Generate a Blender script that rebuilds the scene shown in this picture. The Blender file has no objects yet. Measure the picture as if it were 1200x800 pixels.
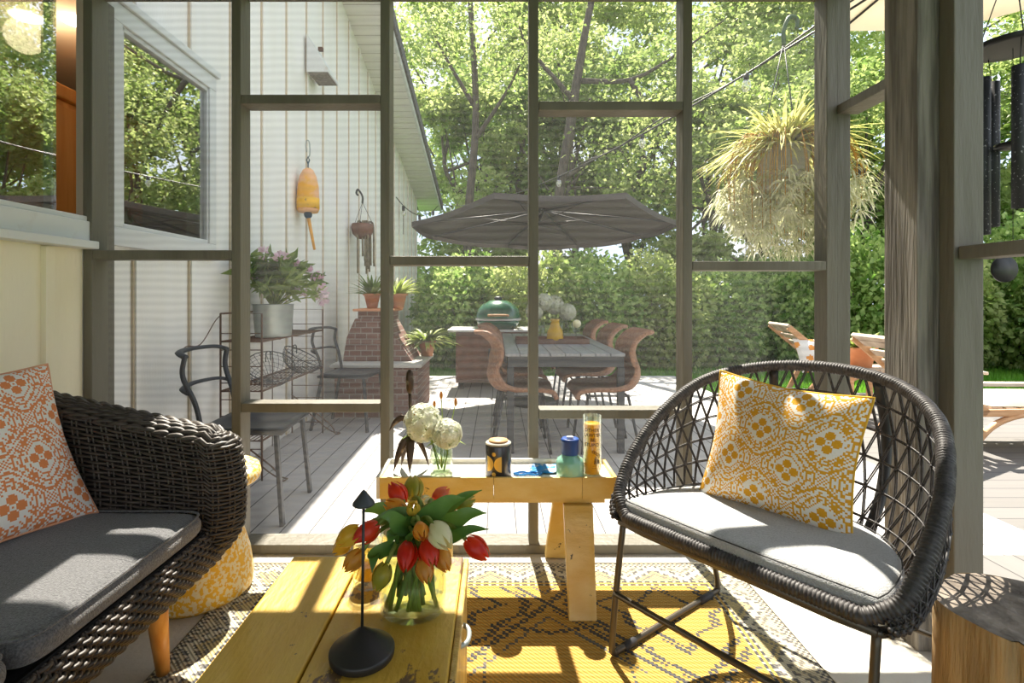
import bpy, math, random
from mathutils import Vector, Matrix, Euler, noise
PI = math.pi
R = random.Random(7)
SC = bpy.context.scene
COL = SC.collection

# ------------------------------------------------------------ camera, light, exposure
EYE = 1.07; FPX = 620.0; CX = 582.0; CY = 348.0
cam_d = bpy.data.cameras.new('camera'); cam = bpy.data.objects.new('camera', cam_d); COL.objects.link(cam)
cam.location = (0, 0, EYE); cam.rotation_euler = (PI/2, 0, 0)
cam_d.sensor_width = 36; cam_d.lens = FPX/1200*36
cam_d.shift_x = (600-CX)/1200; cam_d.shift_y = (CY-400)/1200
cam_d.clip_start = 0.05; cam_d.clip_end = 200
SC.camera = cam
SUN_T = 1.52; SUN_A = -0.07
sd = bpy.data.lights.new('sun', 'SUN'); sun = bpy.data.objects.new('sun', sd); COL.objects.link(sun)
sd.energy = 11.5; sd.angle = 0.009; sd.color = (1.0, 0.93, 0.80)
sun.rotation_euler = Vector((SUN_A, 1, SUN_T)).normalized().to_track_quat('Z', 'Y').to_euler()
sun.location = (-2, 20, 30)
W = bpy.data.worlds.new('sky'); SC.world = W; W.use_nodes = True
wn = W.node_tree.nodes; wl = W.node_tree.links
bg = wn['Background']; bg.inputs['Strength'].default_value = 1.15
tc = wn.new('ShaderNodeTexCoord'); nz = wn.new('ShaderNodeTexNoise'); nz.inputs['Scale'].default_value = 3.0
nz.inputs['Detail'].default_value = 4
cr = wn.new('ShaderNodeValToRGB'); cr.color_ramp.elements[0].position = .42; cr.color_ramp.elements[0].color = (.66, .80, 1.0, 1)
cr.color_ramp.elements[1].position = .62; cr.color_ramp.elements[1].color = (1.0, .985, .95, 1)
wl.new(tc.outputs['Generated'], nz.inputs['Vector']); wl.new(nz.outputs[0], cr.inputs[0]); wl.new(cr.outputs[0], bg.inputs['Color'])
vs = SC.view_settings
vs.view_transform = 'Standard'; vs.look = 'None'; vs.gamma = 1; vs.use_curve_mapping = False; vs.exposure = 0.62
SC.display_settings.display_device = 'sRGB'
cy = SC.cycles
cy.max_bounces = 8; cy.diffuse_bounces = 4; cy.glossy_bounces = 4; cy.transmission_bounces = 6
cy.transparent_max_bounces = 16; cy.use_denoising = True; cy.caustics_reflective = False; cy.caustics_refractive = False
cy.sample_clamp_indirect = 6.0

# ------------------------------------------------------------ materials
def newmat(name):
    m = bpy.data.materials.new(name); m.use_nodes = True
    return m, m.node_tree.nodes, m.node_tree.links, m.node_tree.nodes['Principled BSDF']
def c4(c): return (c[0], c[1], c[2], 1)
def mat(name, col, rough=.6, metal=0, col2=None, scale=8, stretch=(1, 1, 1), bump=0, bscale=None, lo=.35, hi=.65, det=5,
        trans=0, ior=1.45, coat=0, spec=None, coords='Object', sheen=0, alpha=None):
    m, n, l, b = newmat(name)
    b.inputs['Base Color'].default_value = c4(col); b.inputs['Roughness'].default_value = rough
    b.inputs['Metallic'].default_value = metal
    if trans: b.inputs['Transmission Weight'].default_value = trans; b.inputs['IOR'].default_value = ior
    if coat: b.inputs['Coat Weight'].default_value = coat
    if sheen: b.inputs['Sheen Weight'].default_value = sheen
    if spec is not None: b.inputs['Specular IOR Level'].default_value = spec
    if col2 is not None or bump:
        t = n.new('ShaderNodeTexCoord'); mp = n.new('ShaderNodeMapping'); mp.inputs['Scale'].default_value = stretch
        l.new(t.outputs[coords], mp.inputs['Vector'])
    if col2 is not None:
        z = n.new('ShaderNodeTexNoise'); z.inputs['Scale'].default_value = scale; z.inputs['Detail'].default_value = det
        r = n.new('ShaderNodeValToRGB'); r.color_ramp.elements[0].position = lo; r.color_ramp.elements[1].position = hi
        r.color_ramp.elements[0].color = c4(col); r.color_ramp.elements[1].color = c4(col2)
        l.new(mp.outputs[0], z.inputs['Vector']); l.new(z.outputs[0], r.inputs[0]); l.new(r.outputs[0], b.inputs['Base Color'])
    if bump:
        z2 = n.new('ShaderNodeTexNoise'); z2.inputs['Scale'].default_value = bscale or scale*4; z2.inputs['Detail'].default_value = 4
        bp = n.new('ShaderNodeBump'); bp.inputs['Strength'].default_value = bump; bp.inputs['Distance'].default_value = .01
        l.new(mp.outputs[0], z2.inputs['Vector']); l.new(z2.outputs[0], bp.inputs['Height']); l.new(bp.outputs[0], b.inputs['Normal'])
    return m
def leafmat(name, c1, c2, tl=.45, scale=3.0, rough=.5):
    m, n, l, b = newmat(name)
    t = n.new('ShaderNodeTexCoord'); z = n.new('ShaderNodeTexNoise'); z.inputs['Scale'].default_value = scale; z.inputs['Detail'].default_value = 6
    r = n.new('ShaderNodeValToRGB'); r.color_ramp.elements[0].position = .38; r.color_ramp.elements[1].position = .62
    r.color_ramp.elements[0].color = c4(c1); r.color_ramp.elements[1].color = c4(c2)
    l.new(t.outputs['Object'], z.inputs['Vector']); l.new(z.outputs[0], r.inputs[0]); l.new(r.outputs[0], b.inputs['Base Color'])
    b.inputs['Roughness'].default_value = rough
    tr = n.new('ShaderNodeBsdfTranslucent'); l.new(r.outputs[0], tr.inputs['Color'])
    mx = n.new('ShaderNodeMixShader'); mx.inputs[0].default_value = tl
    l.new(b.outputs[0], mx.inputs[1]); l.new(tr.outputs[0], mx.inputs[2]); l.new(mx.outputs[0], n['Material Output'].inputs['Surface'])
    return m
def vcmat(name, rough=.85, bump=.0, bs=300, wave=0, sheen=0, coords='Object', band='X', tl=0):
    """colour of the weave read from the mesh's colour attribute (the printed / woven pattern)"""
    m, n, l, b = newmat(name)
    a = n.new('ShaderNodeVertexColor'); a.layer_name = 'pattern'
    l.new(a.outputs[0], b.inputs['Base Color']); b.inputs['Roughness'].default_value = rough
    if sheen: b.inputs['Sheen Weight'].default_value = sheen
    t = n.new('ShaderNodeTexCoord'); bp = n.new('ShaderNodeBump'); bp.inputs['Strength'].default_value = bump or .3; bp.inputs['Distance'].default_value = .004
    if wave:
        w = n.new('ShaderNodeTexWave'); w.bands_direction = band; w.inputs['Scale'].default_value = wave; w.inputs['Distortion'].default_value = .6
        w.inputs['Detail'].default_value = 1
        l.new(t.outputs[coords], w.inputs['Vector']); l.new(w.outputs[0], bp.inputs['Height'])
        mx = n.new('ShaderNodeMixRGB'); mx.blend_type = 'MULTIPLY'; mx.inputs[0].default_value = .3
        l.new(a.outputs[0], mx.inputs[1]); l.new(w.outputs[0], mx.inputs[2]); l.new(mx.outputs[0], b.inputs['Base Color'])
    else:
        z = n.new('ShaderNodeTexNoise'); z.inputs['Scale'].default_value = bs
        l.new(t.outputs[coords], z.inputs['Vector']); l.new(z.outputs[0], bp.inputs['Height'])
    l.new(bp.outputs[0], b.inputs['Normal'])
    if tl:
        tr = n.new('ShaderNodeBsdfTranslucent'); l.new(a.outputs[0], tr.inputs['Color'])
        mx = n.new('ShaderNodeMixShader'); mx.inputs[0].default_value = tl
        l.new(b.outputs[0], mx.inputs[1]); l.new(tr.outputs[0], mx.inputs[2]); l.new(mx.outputs[0], n['Material Output'].inputs['Surface'])
    return m
def thinglass(name, tint=(.93, .96, .95), refl=.12, rough=.0, mult=.8):
    m, n, l, b = newmat(name); n.remove(b)
    tr = n.new('ShaderNodeBsdfTransparent'); tr.inputs[0].default_value = c4(tint)
    g = n.new('ShaderNodeBsdfGlossy'); g.inputs['Roughness'].default_value = rough; g.inputs['Color'].default_value = (1, 1, 1, 1)
    lw = n.new('ShaderNodeLayerWeight'); lw.inputs[0].default_value = .5
    pw = n.new('ShaderNodeMath'); pw.operation = 'POWER'; pw.inputs[1].default_value = 3; l.new(lw.outputs['Facing'], pw.inputs[0])
    ad = n.new('ShaderNodeMath'); ad.operation = 'ADD'; ad.inputs[1].default_value = refl; ad.use_clamp = True
    ml = n.new('ShaderNodeMath'); ml.operation = 'MULTIPLY'; ml.inputs[1].default_value = mult
    l.new(pw.outputs[0], ml.inputs[0]); l.new(ml.outputs[0], ad.inputs[0])
    mx = n.new('ShaderNodeMixShader'); l.new(ad.outputs[0], mx.inputs[0]); l.new(tr.outputs[0], mx.inputs[1]); l.new(g.outputs[0], mx.inputs[2])
    l.new(mx.outputs[0], n['Material Output'].inputs['Surface'])
    return m
def screenmat():
    """insect screen: fine charcoal mesh, mostly see-through, with light-dark moire bands put into its opacity"""
    m, n, l, b = newmat('insect_screen'); n.remove(b)
    tr = n.new('ShaderNodeBsdfTransparent')
    d = n.new('ShaderNodeBsdfDiffuse'); d.inputs[0].default_value = (.20, .20, .21, 1)
    tl = n.new('ShaderNodeBsdfTranslucent'); tl.inputs[0].default_value = (.15, .15, .15, 1)
    a = n.new('ShaderNodeMixShader'); a.inputs[0].default_value = .5
    l.new(d.outputs[0], a.inputs[1]); l.new(tl.outputs[0], a.inputs[2])
    t = n.new('ShaderNodeTexCoord'); w = n.new('ShaderNodeTexWave'); w.bands_direction = 'Z'; w.inputs['Scale'].default_value = 9.5
    w.inputs['Distortion'].default_value = 2.0; w.inputs['Detail'].default_value = 1; w.inputs['Detail Scale'].default_value = .5
    mr = n.new('ShaderNodeMapRange'); mr.inputs['To Min'].default_value = .15; mr.inputs['To Max'].default_value = .26
    l.new(t.outputs['Object'], w.inputs['Vector']); l.new(w.outputs[0], mr.inputs['Value'])
    mx = n.new('ShaderNodeMixShader'); l.new(mr.outputs[0], mx.inputs[0]); l.new(tr.outputs[0], mx.inputs[1]); l.new(a.outputs[0], mx.inputs[2])
    l.new(mx.outputs[0], n['Material Output'].inputs['Surface'])
    return m
def emis(name, col, s):
    m, n, l, b = newmat(name); b.inputs['Emission Color'].default_value = c4(col); b.inputs['Emission Strength'].default_value = s
    return m
def boards(name, col, col2, gap, pitch, axis='X', off=0.0, gapw=.045, rough=.7, stretch=(1, 1, 1)):
    """planking: dark joints every `pitch` metres along `axis`, per-board tint, grain"""
    m, n, l, b = newmat(name)
    t = n.new('ShaderNodeTexCoord'); sp = n.new('ShaderNodeSeparateXYZ'); l.new(t.outputs['Object'], sp.inputs[0])
    dv = n.new('ShaderNodeMath'); dv.operation = 'MULTIPLY_ADD'; dv.inputs[1].default_value = 1/pitch; dv.inputs[2].default_value = off
    l.new(sp.outputs[axis], dv.inputs[0])
    fr = n.new('ShaderNodeMath'); fr.operation = 'FRACT'; l.new(dv.outputs[0], fr.inputs[0])
    fl = n.new('ShaderNodeMath'); fl.operation = 'FLOOR'; l.new(dv.outputs[0], fl.inputs[0])
    wn_ = n.new('ShaderNodeTexWhiteNoise'); wn_.noise_dimensions = '1D'; l.new(fl.outputs[0], wn_.inputs['W'])
    mp = n.new('ShaderNodeMapping'); mp.inputs['Scale'].default_value = stretch; l.new(t.outputs['Object'], mp.inputs[0])
    z = n.new('ShaderNodeTexNoise'); z.inputs['Scale'].default_value = 6; z.inputs['Detail'].default_value = 6; l.new(mp.outputs[0], z.inputs[0])
    ad = n.new('ShaderNodeMath'); ad.operation = 'MULTIPLY_ADD'; ad.inputs[1].default_value = .45; l.new(wn_.outputs[0], ad.inputs[0]); 
    hf = n.new('ShaderNodeMath'); hf.operation = 'MULTIPLY'; hf.inputs[1].default_value = .55; l.new(z.outputs[0], hf.inputs[0]); l.new(hf.outputs[0], ad.inputs[2])
    r = n.new('ShaderNodeMixRGB'); r.inputs[1].default_value = c4(col); r.inputs[2].default_value = c4(col2); l.new(ad.outputs[0], r.inputs[0])
    lt = n.new('ShaderNodeMath'); lt.operation = 'LESS_THAN'; lt.inputs[1].default_value = gapw; l.new(fr.outputs[0], lt.inputs[0])
    mx = n.new('ShaderNodeMixRGB'); mx.inputs[2].default_value = c4(gap); l.new(lt.outputs[0], mx.inputs[0]); l.new(r.outputs[0], mx.inputs[1])
    l.new(mx.outputs[0], b.inputs['Base Color']); b.inputs['Roughness'].default_value = rough
    return m

M = {}
M['paint'] = mat('grey_green_paint', (.125, .112, .082), .55, col2=(.18, .165, .13), scale=5, stretch=(1, 1, .15), bump=.5, bscale=40)
M['rough_paint'] = mat('rough_sawn_grey_paint', (.13, .115, .095), .8, col2=(.27, .245, .21), scale=14, stretch=(3, 3, .18), bump=1.0, bscale=26, lo=.4, hi=.6)
M['cream'] = mat('cream_siding_paint', (.86, .78, .56), .7, col2=(.88, .81, .62), scale=3, stretch=(1, 2, .3), bump=.2, bscale=50)
M['white'] = mat('white_house_paint', (.84, .82, .77), .7, col2=(.88, .87, .84), scale=4, stretch=(1, 2, .3), bump=.15, bscale=50)
M['trimwhite'] = mat('white_window_trim', (.70, .71, .70), .5, col2=(.55, .50, .43), scale=9, lo=.6, hi=.8)
M['soffit'] = boards('white_soffit_boards', (.84, .82, .78), (.80, .78, .74), (.42, .38, .33), .16, 'Y', gapw=.07)
M['shingle'] = mat('dark_shingles', (.07, .07, .08), .9, col2=(.16, .15, .15), scale=20)
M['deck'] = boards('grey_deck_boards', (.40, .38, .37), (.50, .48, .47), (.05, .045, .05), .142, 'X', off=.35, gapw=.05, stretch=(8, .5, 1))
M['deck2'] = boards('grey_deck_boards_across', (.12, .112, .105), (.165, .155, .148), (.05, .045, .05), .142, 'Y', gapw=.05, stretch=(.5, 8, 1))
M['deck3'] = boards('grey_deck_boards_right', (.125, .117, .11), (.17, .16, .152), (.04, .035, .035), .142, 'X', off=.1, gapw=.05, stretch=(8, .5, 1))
M['batten_shade'] = mat('tan_batten_shade', (.56, .47, .35), .9)  # tone of the shadow lines drawn beside the wall battens
M['concrete'] = mat('pale_concrete', (.50, .45, .38), .8, col2=(.62, .58, .50), scale=3, bump=.25, bscale=60, lo=.3, hi=.7)
M['lawn'] = mat('lawn_soil', (.06, .16, .015), .9, col2=(.12, .28, .03), scale=2.5)
M['grass'] = leafmat('grass_blades', (.10, .30, .02), (.22, .46, .05), .5)
M['screen'] = screenmat()
M['glass'] = thinglass('window_glass', (.80, .84, .84), .45)
M['vase_glass'] = thinglass('clear_glass', (.90, .94, .88), .035, mult=.75)
M['water'] = thinglass('water', (.93, .97, .88), .02, mult=.4)
M['leafA'] = leafmat('leaves_bright', (.21, .31, .06), (.56, .61, .25), .58)
M['leafB'] = leafmat('leaves_mid', (.13, .22, .04), (.42, .50, .18), .55)
M['leafC'] = leafmat('leaves_hedge', (.13, .26, .04), (.55, .66, .24), .55, scale=7)
M['leafD'] = leafmat('leaves_pale', (.20, .28, .05), (.50, .56, .16), .5)
M['bark'] = mat('bark', (.06, .05, .04), .95, col2=(.13, .105, .08), scale=9, stretch=(3, 3, .5), bump=.8)
M['wicker'] = mat('dark_wicker', (.022, .017, .014), .5, col2=(.070, .054, .042), scale=30, lo=.3, hi=.7)
M['wickerback'] = mat('dark_wicker_core', (.012, .010, .009), .9)
M['seatfab'] = mat('charcoal_cushion_fabric', (.075, .075, .08), .95, col2=(.16, .16, .165), scale=220, lo=.35, hi=.65, bump=.5, bscale=300, sheen=.3)
M['legwood'] = mat('orange_wood', (.55, .25, .05), .4, col2=(.66, .34, .09), scale=12, stretch=(4, 4, .5))
M['terrazzo'] = mat('yellow_terrazzo', (.72, .42, .02), .5, col2=(.74, .66, .42), scale=75, lo=.49, hi=.53, det=4)
M['black'] = mat('matt_black_metal', (.018, .017, .017), .45)
M['blackrope'] = mat('black_rope', (.030, .026, .026), .55, col2=(.075, .068, .066), scale=80)
M['greycush'] = mat('pale_grey_cushion', (.38, .385, .39), .95, col2=(.50, .505, .51), scale=240, bump=.4, bscale=300, sheen=.2)
M['piping'] = mat('dark_piping', (.03, .03, .03), .8)
M['bronze'] = mat('bronze_tube', (.10, .085, .065), .4, metal=.6)
M['rubber'] = mat('black_rubber', (.03, .03, .035), .6)
M['darkmetal'] = mat('dark_grey_metal', (.045, .05, .06), .5, metal=.3)
M['rust'] = mat('rusty_wire', (.13, .07, .045), .7, metal=.3)
M['galv'] = mat('galvanised_metal', (.32, .36, .35), .5, metal=.5, col2=(.42, .46, .44), scale=5)
M['brick'] = None
def worn(name, c1, c2, scr, scale=5, stretch=(1, 1, 1), thr=.62, sscale=14, sstretch=(1, 1, 1), rough=.5, coat=.2, bump=.3):
    m = mat(name, c1, rough, col2=c2, scale=scale, stretch=stretch, bump=bump, bscale=40, coat=coat)
    n, l = m.node_tree.nodes, m.node_tree.links; b = n['Principled BSDF']; src = b.inputs['Base Color'].links[0].from_socket
    t = n.new('ShaderNodeTexCoord'); mp = n.new('ShaderNodeMapping'); mp.inputs['Scale'].default_value = sstretch; mp.inputs['Location'].default_value = (3.1, 1.7, .4)
    z = n.new('ShaderNodeTexNoise'); z.inputs['Scale'].default_value = sscale; z.inputs['Detail'].default_value = 8; z.inputs['Roughness'].default_value = .65
    r = n.new('ShaderNodeMapRange'); r.inputs['From Min'].default_value = thr; r.inputs['From Max'].default_value = thr+.02
    mx = n.new('ShaderNodeMixRGB'); mx.inputs[2].default_value = c4(scr)
    l.new(t.outputs['Object'], mp.inputs[0]); l.new(mp.outputs[0], z.inputs[0]); l.new(z.outputs[0], r.inputs['Value']); l.new(r.outputs[0], mx.inputs[0])
    l.new(src, mx.inputs[1]); l.new(mx.outputs[0], b.inputs['Base Color']); return m
M['terracotta'] = mat('terracotta', (.62, .24, .11), .8, col2=(.72, .34, .18), scale=6)
M['teak'] = mat('teak', (.52, .27, .12), .6, col2=(.66, .40, .22), scale=8, stretch=(.6, 6, 6))
M['weathered'] = mat('silver_teak', (.40, .30, .22), .7, col2=(.58, .48, .38), scale=8)
M['redwicker'] = mat('brown_wicker', (.22, .10, .055), .6, col2=(.36, .19, .11), scale=60, bump=.6, bscale=120)
M['umbrella'] = leafmat('taupe_canopy', (.085, .072, .07), (.115, .10, .095), .2, scale=1)
M['creamcanvas'] = leafmat('cream_canvas', (.70, .65, .54), (.76, .70, .60), .5, scale=1)
M['greenceramic'] = mat('dark_green_ceramic', (.02, .12, .07), .25, coat=.6, col2=(.03, .16, .09), scale=20)
M['brownwood'] = mat('red_brown_wood', (.12, .055, .035), .6, col2=(.2, .09, .06), scale=10)
M['metaltop'] = mat('pale_metal_top', (.6, .6, .6), .35, metal=.4)
M['buoyyellow'] = mat('faded_yellow_buoy', (.80, .38, .02), .6, col2=(.78, .42, .22), scale=7, lo=.45, hi=.55)
M['orangewood'] = mat('orange_cabinet_wood', (.62, .22, .02), .4, col2=(.72, .30, .05), scale=6, stretch=(4, 4, .4), coat=.3)
M['inwall'] = mat('interior_wall', (.28, .22, .17), .9)
M['petalpink'] = leafmat('pink_petals', (.82, .52, .66), (.90, .78, .84), .4)
M['petalwhite'] = leafmat('cream_petals', (.74, .76, .58), (.88, .88, .78), .4, scale=30)
M['spider'] = leafmat('variegated_leaves', (.42, .44, .10), (.72, .68, .30), .5, scale=18)
M['spiderpale'] = leafmat('pale_plantlets', (.50, .52, .28), (.84, .82, .60), .45, scale=12)
M['runner'] = leafmat('orange_runners', (.55, .30, .05), (.72, .46, .12), .4, scale=9)
M['stem'] = leafmat('green_stems', (.22, .32, .05), (.42, .50, .12), .4, scale=30)
M['tulipleaf'] = leafmat('tulip_leaves', (.06, .17, .03), (.17, .33, .07), .4, scale=9, rough=.35)
M['bark_stump'] = mat('stump_bark', (.34, .22, .10), .9, col2=(.56, .38, .19), scale=9, stretch=(4, 4, .5), bump=1.0, bscale=20)
M['stump_top'] = mat('weathered_end_grain', (.10, .08, .065), .9, col2=(.30, .25, .20), scale=14, bump=1.0, bscale=30)
M['potwhite'] = mat('cream_pot', (.50, .47, .40), .7, col2=(.58, .55, .48), scale=8)

M['yellowpaint'] = worn('worn_yellow_paint', (.62, .35, .025), (.70, .45, .06), (.12, .07, .03), 5, (2, .5, 1), .68, 22)
M['yellowscuff'] = worn('scuffed_yellow_paint', (.56, .31, .025), (.67, .43, .07), (.17, .10, .05), 5, (2, .8, 1), .565, 9, (1.3, .8, 1))
M['woodyellow'] = worn('scuffed_yellow_wood', (.42, .24, .04), (.70, .46, .12), (.05, .03, .02), 7, (6, 6, .8), .63, 12, (5, 5, .7))
def brickmat():
    m, n, l, b = newmat('brown_brick')
    t = n.new('ShaderNodeTexCoord'); bt = n.new('ShaderNodeTexBrick')
    mp = n.new('ShaderNodeMapping'); mp.inputs['Rotation'].default_value = (PI/2, 0, 0); l.new(t.outputs['Object'], mp.inputs[0])
    bt.inputs['Color1'].default_value = (.17, .08, .06, 1); bt.inputs['Color2'].default_value = (.25, .13, .10, 1); bt.inputs['Mortar'].default_value = (.32, .27, .24, 1)
    bt.inputs['Scale'].default_value = 4.5; bt.inputs['Mortar Size'].default_value = .02
    l.new(mp.outputs[0], bt.inputs['Vector']); l.new(bt.outputs['Color'], b.inputs['Base Color']); b.inputs['Roughness'].default_value = .9
    return m
M['brick'] = brickmat()

# ------------------------------------------------------------ mesh collector
class MB:
    def __init__(s): s.v = []; s.f = []; s.mi = []; s.sm = []; s.c = []; s.cur = 0; s.smooth = False; s.col = None
    def add(s, vs_, fs, smooth=None):
        o = len(s.v); s.v += [tuple(p) for p in vs_]
        for f in fs:
            s.f.append(tuple(i+o for i in f)); s.mi.append(s.cur); s.sm.append(s.smooth if smooth is None else smooth); s.c.append(s.col)
        return s
    def box(s, x0, x1, y0, y1, z0, z1):
        v = [(x, y, z) for x in (x0, x1) for y in (y0, y1) for z in (z0, z1)]
        return s.add(v, [(0, 1, 3, 2), (4, 6, 7, 5), (0, 4, 5, 1), (2, 3, 7, 6), (0, 2, 6, 4), (1, 5, 7, 3)], False)
    def bar(s, a, b, w, h, up=(0, 0, 1)):
        """rectangular bar from a to b, w across, h along `up`"""
        a = Vector(a); b = Vector(b); d = (b-a).normalized(); up = Vector(up)
        sx = d.cross(up)
        if sx.length < 1e-4: sx = d.cross(Vector((0, 1, 0)))
        sx.normalize(); uy = sx.cross(d).normalized()
        v = []
        for p in (a, b):
            for i, j in ((-1, -1), (1, -1), (1, 1), (-1, 1)): v.append(p+sx*(i*w/2)+uy*(j*h/2))
        return s.add(v, [(0, 1, 2, 3), (7, 6, 5, 4), (0, 4, 5, 1), (1, 5, 6, 2), (2, 6, 7, 3), (3, 7, 4, 0)], False)
    def tube(s, pts, r, n=8, closed=False, flat=1.0, caps=True):
        pts = [Vector(p) for p in pts]; m = len(pts); rr = r if isinstance(r, (list, tuple)) else [r]*m
        vs_ = []; nrm = None
        for i, p in enumerate(pts):
            if closed: d = pts[(i+1) % m]-pts[i-1]
            else: d = pts[min(i+1, m-1)]-pts[max(i-1, 0)]
            if d.length < 1e-9: d = Vector((0, 0, 1))
            d.normalize()
            if nrm is None:
                nrm = d.cross(Vector((0, 0, 1)))
                if nrm.length < .05: nrm = d.cross(Vector((1, 0, 0)))
            nrm = (nrm-d*nrm.dot(d)); nrm = nrm.normalized() if nrm.length > 1e-6 else d.orthogonal().normalized()
            bn = d.cross(nrm)
            for k in range(n):
                a = 2*PI*k/n; vs_.append(p+nrm*(math.cos(a)*rr[i])+bn*(math.sin(a)*rr[i]*flat))
        fs = []
        for i in range(m if closed else m-1):
            j = (i+1) % m
            for k in range(n): fs.append((i*n+k, i*n+(k+1) % n, j*n+(k+1) % n, j*n+k))
        if caps and not closed: fs.append(tuple(range(n))[::-1]); fs.append(tuple((m-1)*n+k for k in range(n)))
        return s.add(vs_, fs, True)
    def lathe(s, prof, c=(0, 0, 0), n=32, sx=1, sy=1, smooth=True):
        vs_ = []; m = len(prof)
        for r, z in prof:
            for k in range(n): a = 2*PI*k/n; vs_.append((c[0]+r*sx*math.cos(a), c[1]+r*sy*math.sin(a), c[2]+z))
        fs = []
        for i in range(m-1):
            for k in range(n): fs.append((i*n+k, i*n+(k+1) % n, (i+1)*n+(k+1) % n, (i+1)*n+k))
        if prof[0][0] > 1e-5: fs.append(tuple(range(n))[::-1])
        if prof[-1][0] > 1e-5: fs.append(tuple((m-1)*n+k for k in range(n)))
        return s.add(vs_, fs, smooth)
    def ball(s, c, rx, ry=None, rz=None, n=12, m=8, rot=None):
        ry = ry or rx; rz = rz or rx; vs_ = []
        for i in range(m+1):
            t = PI*i/m
            for k in range(n):
                a = 2*PI*k/n; p = Vector((rx*math.sin(t)*math.cos(a), ry*math.sin(t)*math.sin(a), rz*math.cos(t)))
                if rot is not None: p = rot @ p
                vs_.append(Vector(c)+p)
        fs = [(i*n+k, i*n+(k+1) % n, (i+1)*n+(k+1) % n, (i+1)*n+k) for i in range(m) for k in range(n)]
        return s.add(vs_, fs, True)
    def grid(s, fn, nu, nv, smooth=True, cfn=None, thick=None):
        o = len(s.v)
        for j in range(nv+1):
            for i in range(nu+1): s.v.append(tuple(fn(i/nu, j/nv)))
        for j in range(nv):
            for i in range(nu):
                a = o+j*(nu+1)+i; s.f.append((a, a+1, a+nu+2, a+nu+1)); s.mi.append(s.cur); s.sm.append(smooth)
                s.c.append(cfn(i, j) if cfn else s.col)
        return s
    def prism(s, poly, h0, h1, axis='z'):
        """polygon (2-D) extruded between h0 and h1 along an axis"""
        def P_(a, b, h): return (a, b, h) if axis == 'z' else ((a, h, b) if axis == 'y' else (h, a, b))
        n = len(poly); v = [P_(a, b, h0) for a, b in poly]+[P_(a, b, h1) for a, b in poly]
        return s.add(v, [tuple(range(n))[::-1], tuple(range(n, 2*n))]+[(i, (i+1) % n, n+(i+1) % n, n+i) for i in range(n)], False)
    def leaf(s, p, d, l, w, up=None, bend=.15):
        p = Vector(p); d = Vector(d).normalized(); sd_ = d.cross(up or Vector((R.uniform(-1, 1), R.uniform(-1, 1), R.uniform(-1, 1))))
        if sd_.length < 1e-3: sd_ = d.orthogonal()
        sd_.normalize(); nn = sd_.cross(d)
        q = [p, p+d*l*.45+sd_*w*.5+nn*bend*l*.3, p+d*l-nn*bend*l*.5, p+d*l*.45-sd_*w*.5+nn*bend*l*.3]
        return s.add(q, [(0, 1, 2, 3)], False)
    def blade(s, pts, w, n=None):
        """flat strap leaf along pts, widest in the middle"""
        pts = [Vector(p) for p in pts]; m = len(pts); vs_ = []
        sd0 = None
        for i, p in enumerate(pts):
            d = (pts[min(i+1, m-1)]-pts[max(i-1, 0)]).normalized()
            sd_ = d.cross(Vector((0, 0, 1)) if n is None else Vector(n))
            if sd_.length < .05: sd_ = sd0 or d.orthogonal()
            sd_.normalize(); sd0 = sd_
            t = i/(m-1); ww = w*(math.sin(PI*min(1, t*.9+.12))**.8)*.5 if t < 1 else w*.03
            up = sd_.cross(d)
            vs_ += [p-sd_*ww+up*ww*.35, p, p+sd_*ww+up*ww*.35]
        fs = []
        for i in range(m-1): fs += [(3*i, 3*i+1, 3*i+4, 3*i+3), (3*i+1, 3*i+2, 3*i+5, 3*i+4)]
        return s.add(vs_, fs, True)
    def xf(s, mt):
        s.v = [tuple(mt @ Vector(p)) for p in s.v]; return s
    def build(s, name, m, parent=None, bevel=0, solid=0, sub=0):
        me = bpy.data.meshes.new(name); me.from_pydata(s.v, [], s.f)
        ms = m if isinstance(m, (list, tuple)) else [m]
        for x in ms: me.materials.append(M[x] if isinstance(x, str) else x)
        me.polygons.foreach_set('use_smooth', s.sm)
        if len(ms) > 1: me.polygons.foreach_set('material_index', s.mi)
        if any(c is not None for c in s.c):
            at = me.color_attributes.new('pattern', 'FLOAT_COLOR', 'CORNER'); buf = []
            for f, c in zip(s.f, s.c): buf += list(c4(c or (.5, .5, .5)))*len(f)
            at.data.foreach_set('color', buf)
        me.update()
        o = bpy.data.objects.new(name, me); COL.objects.link(o)
        if parent is not None:
            o.parent = parent
        if bevel:
            b = o.modifiers.new('b', 'BEVEL'); b.width = bevel; b.segments = 2; b.limit_method = 'ANGLE'
        if solid:
            b = o.modifiers.new('s', 'SOLIDIFY'); b.thickness = solid; b.offset = 0
        if sub:
            b = o.modifiers.new('u', 'SUBSURF'); b.levels = sub; b.render_levels = sub
        return o
def tag(o, label, cat, group=None, kind=None):
    o['label'] = label
    o['category'] = cat
    if group: o['group'] = group
    if kind: o['kind'] = kind
    return o
def struct(o, label=None, cat=None):
    o['kind'] = 'structure'
    if label: o['label'] = label; o['category'] = cat or 'structure'
    return o
def thing(name, label, cat, loc=(0, 0, 0), rz=0, group=None):
    o = bpy.data.objects.new(name, None); COL.objects.link(o); o.location = loc; o.rotation_euler = (0, 0, rz)
    o.empty_display_size = .05
    return tag(o, label, cat, group)
def dup(o, loc=None, rz=None, label=None, parent=None, scale=None):
    c = o.copy(); COL.objects.link(c); c.parent = parent
    if loc is not None: c.location = loc
    if rz is not None: c.rotation_euler = (0, 0, rz)
    if scale is not None: c.scale = scale if isinstance(scale, (tuple, list)) else (scale,)*3
    if label: c['label'] = label
    for ch in list(o.children): dup(ch, parent=c)
    return c
def at(px, py, Y): return Vector(((px-CX)/FPX*Y, Y, EYE-(py-CY)/FPX*Y))
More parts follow.
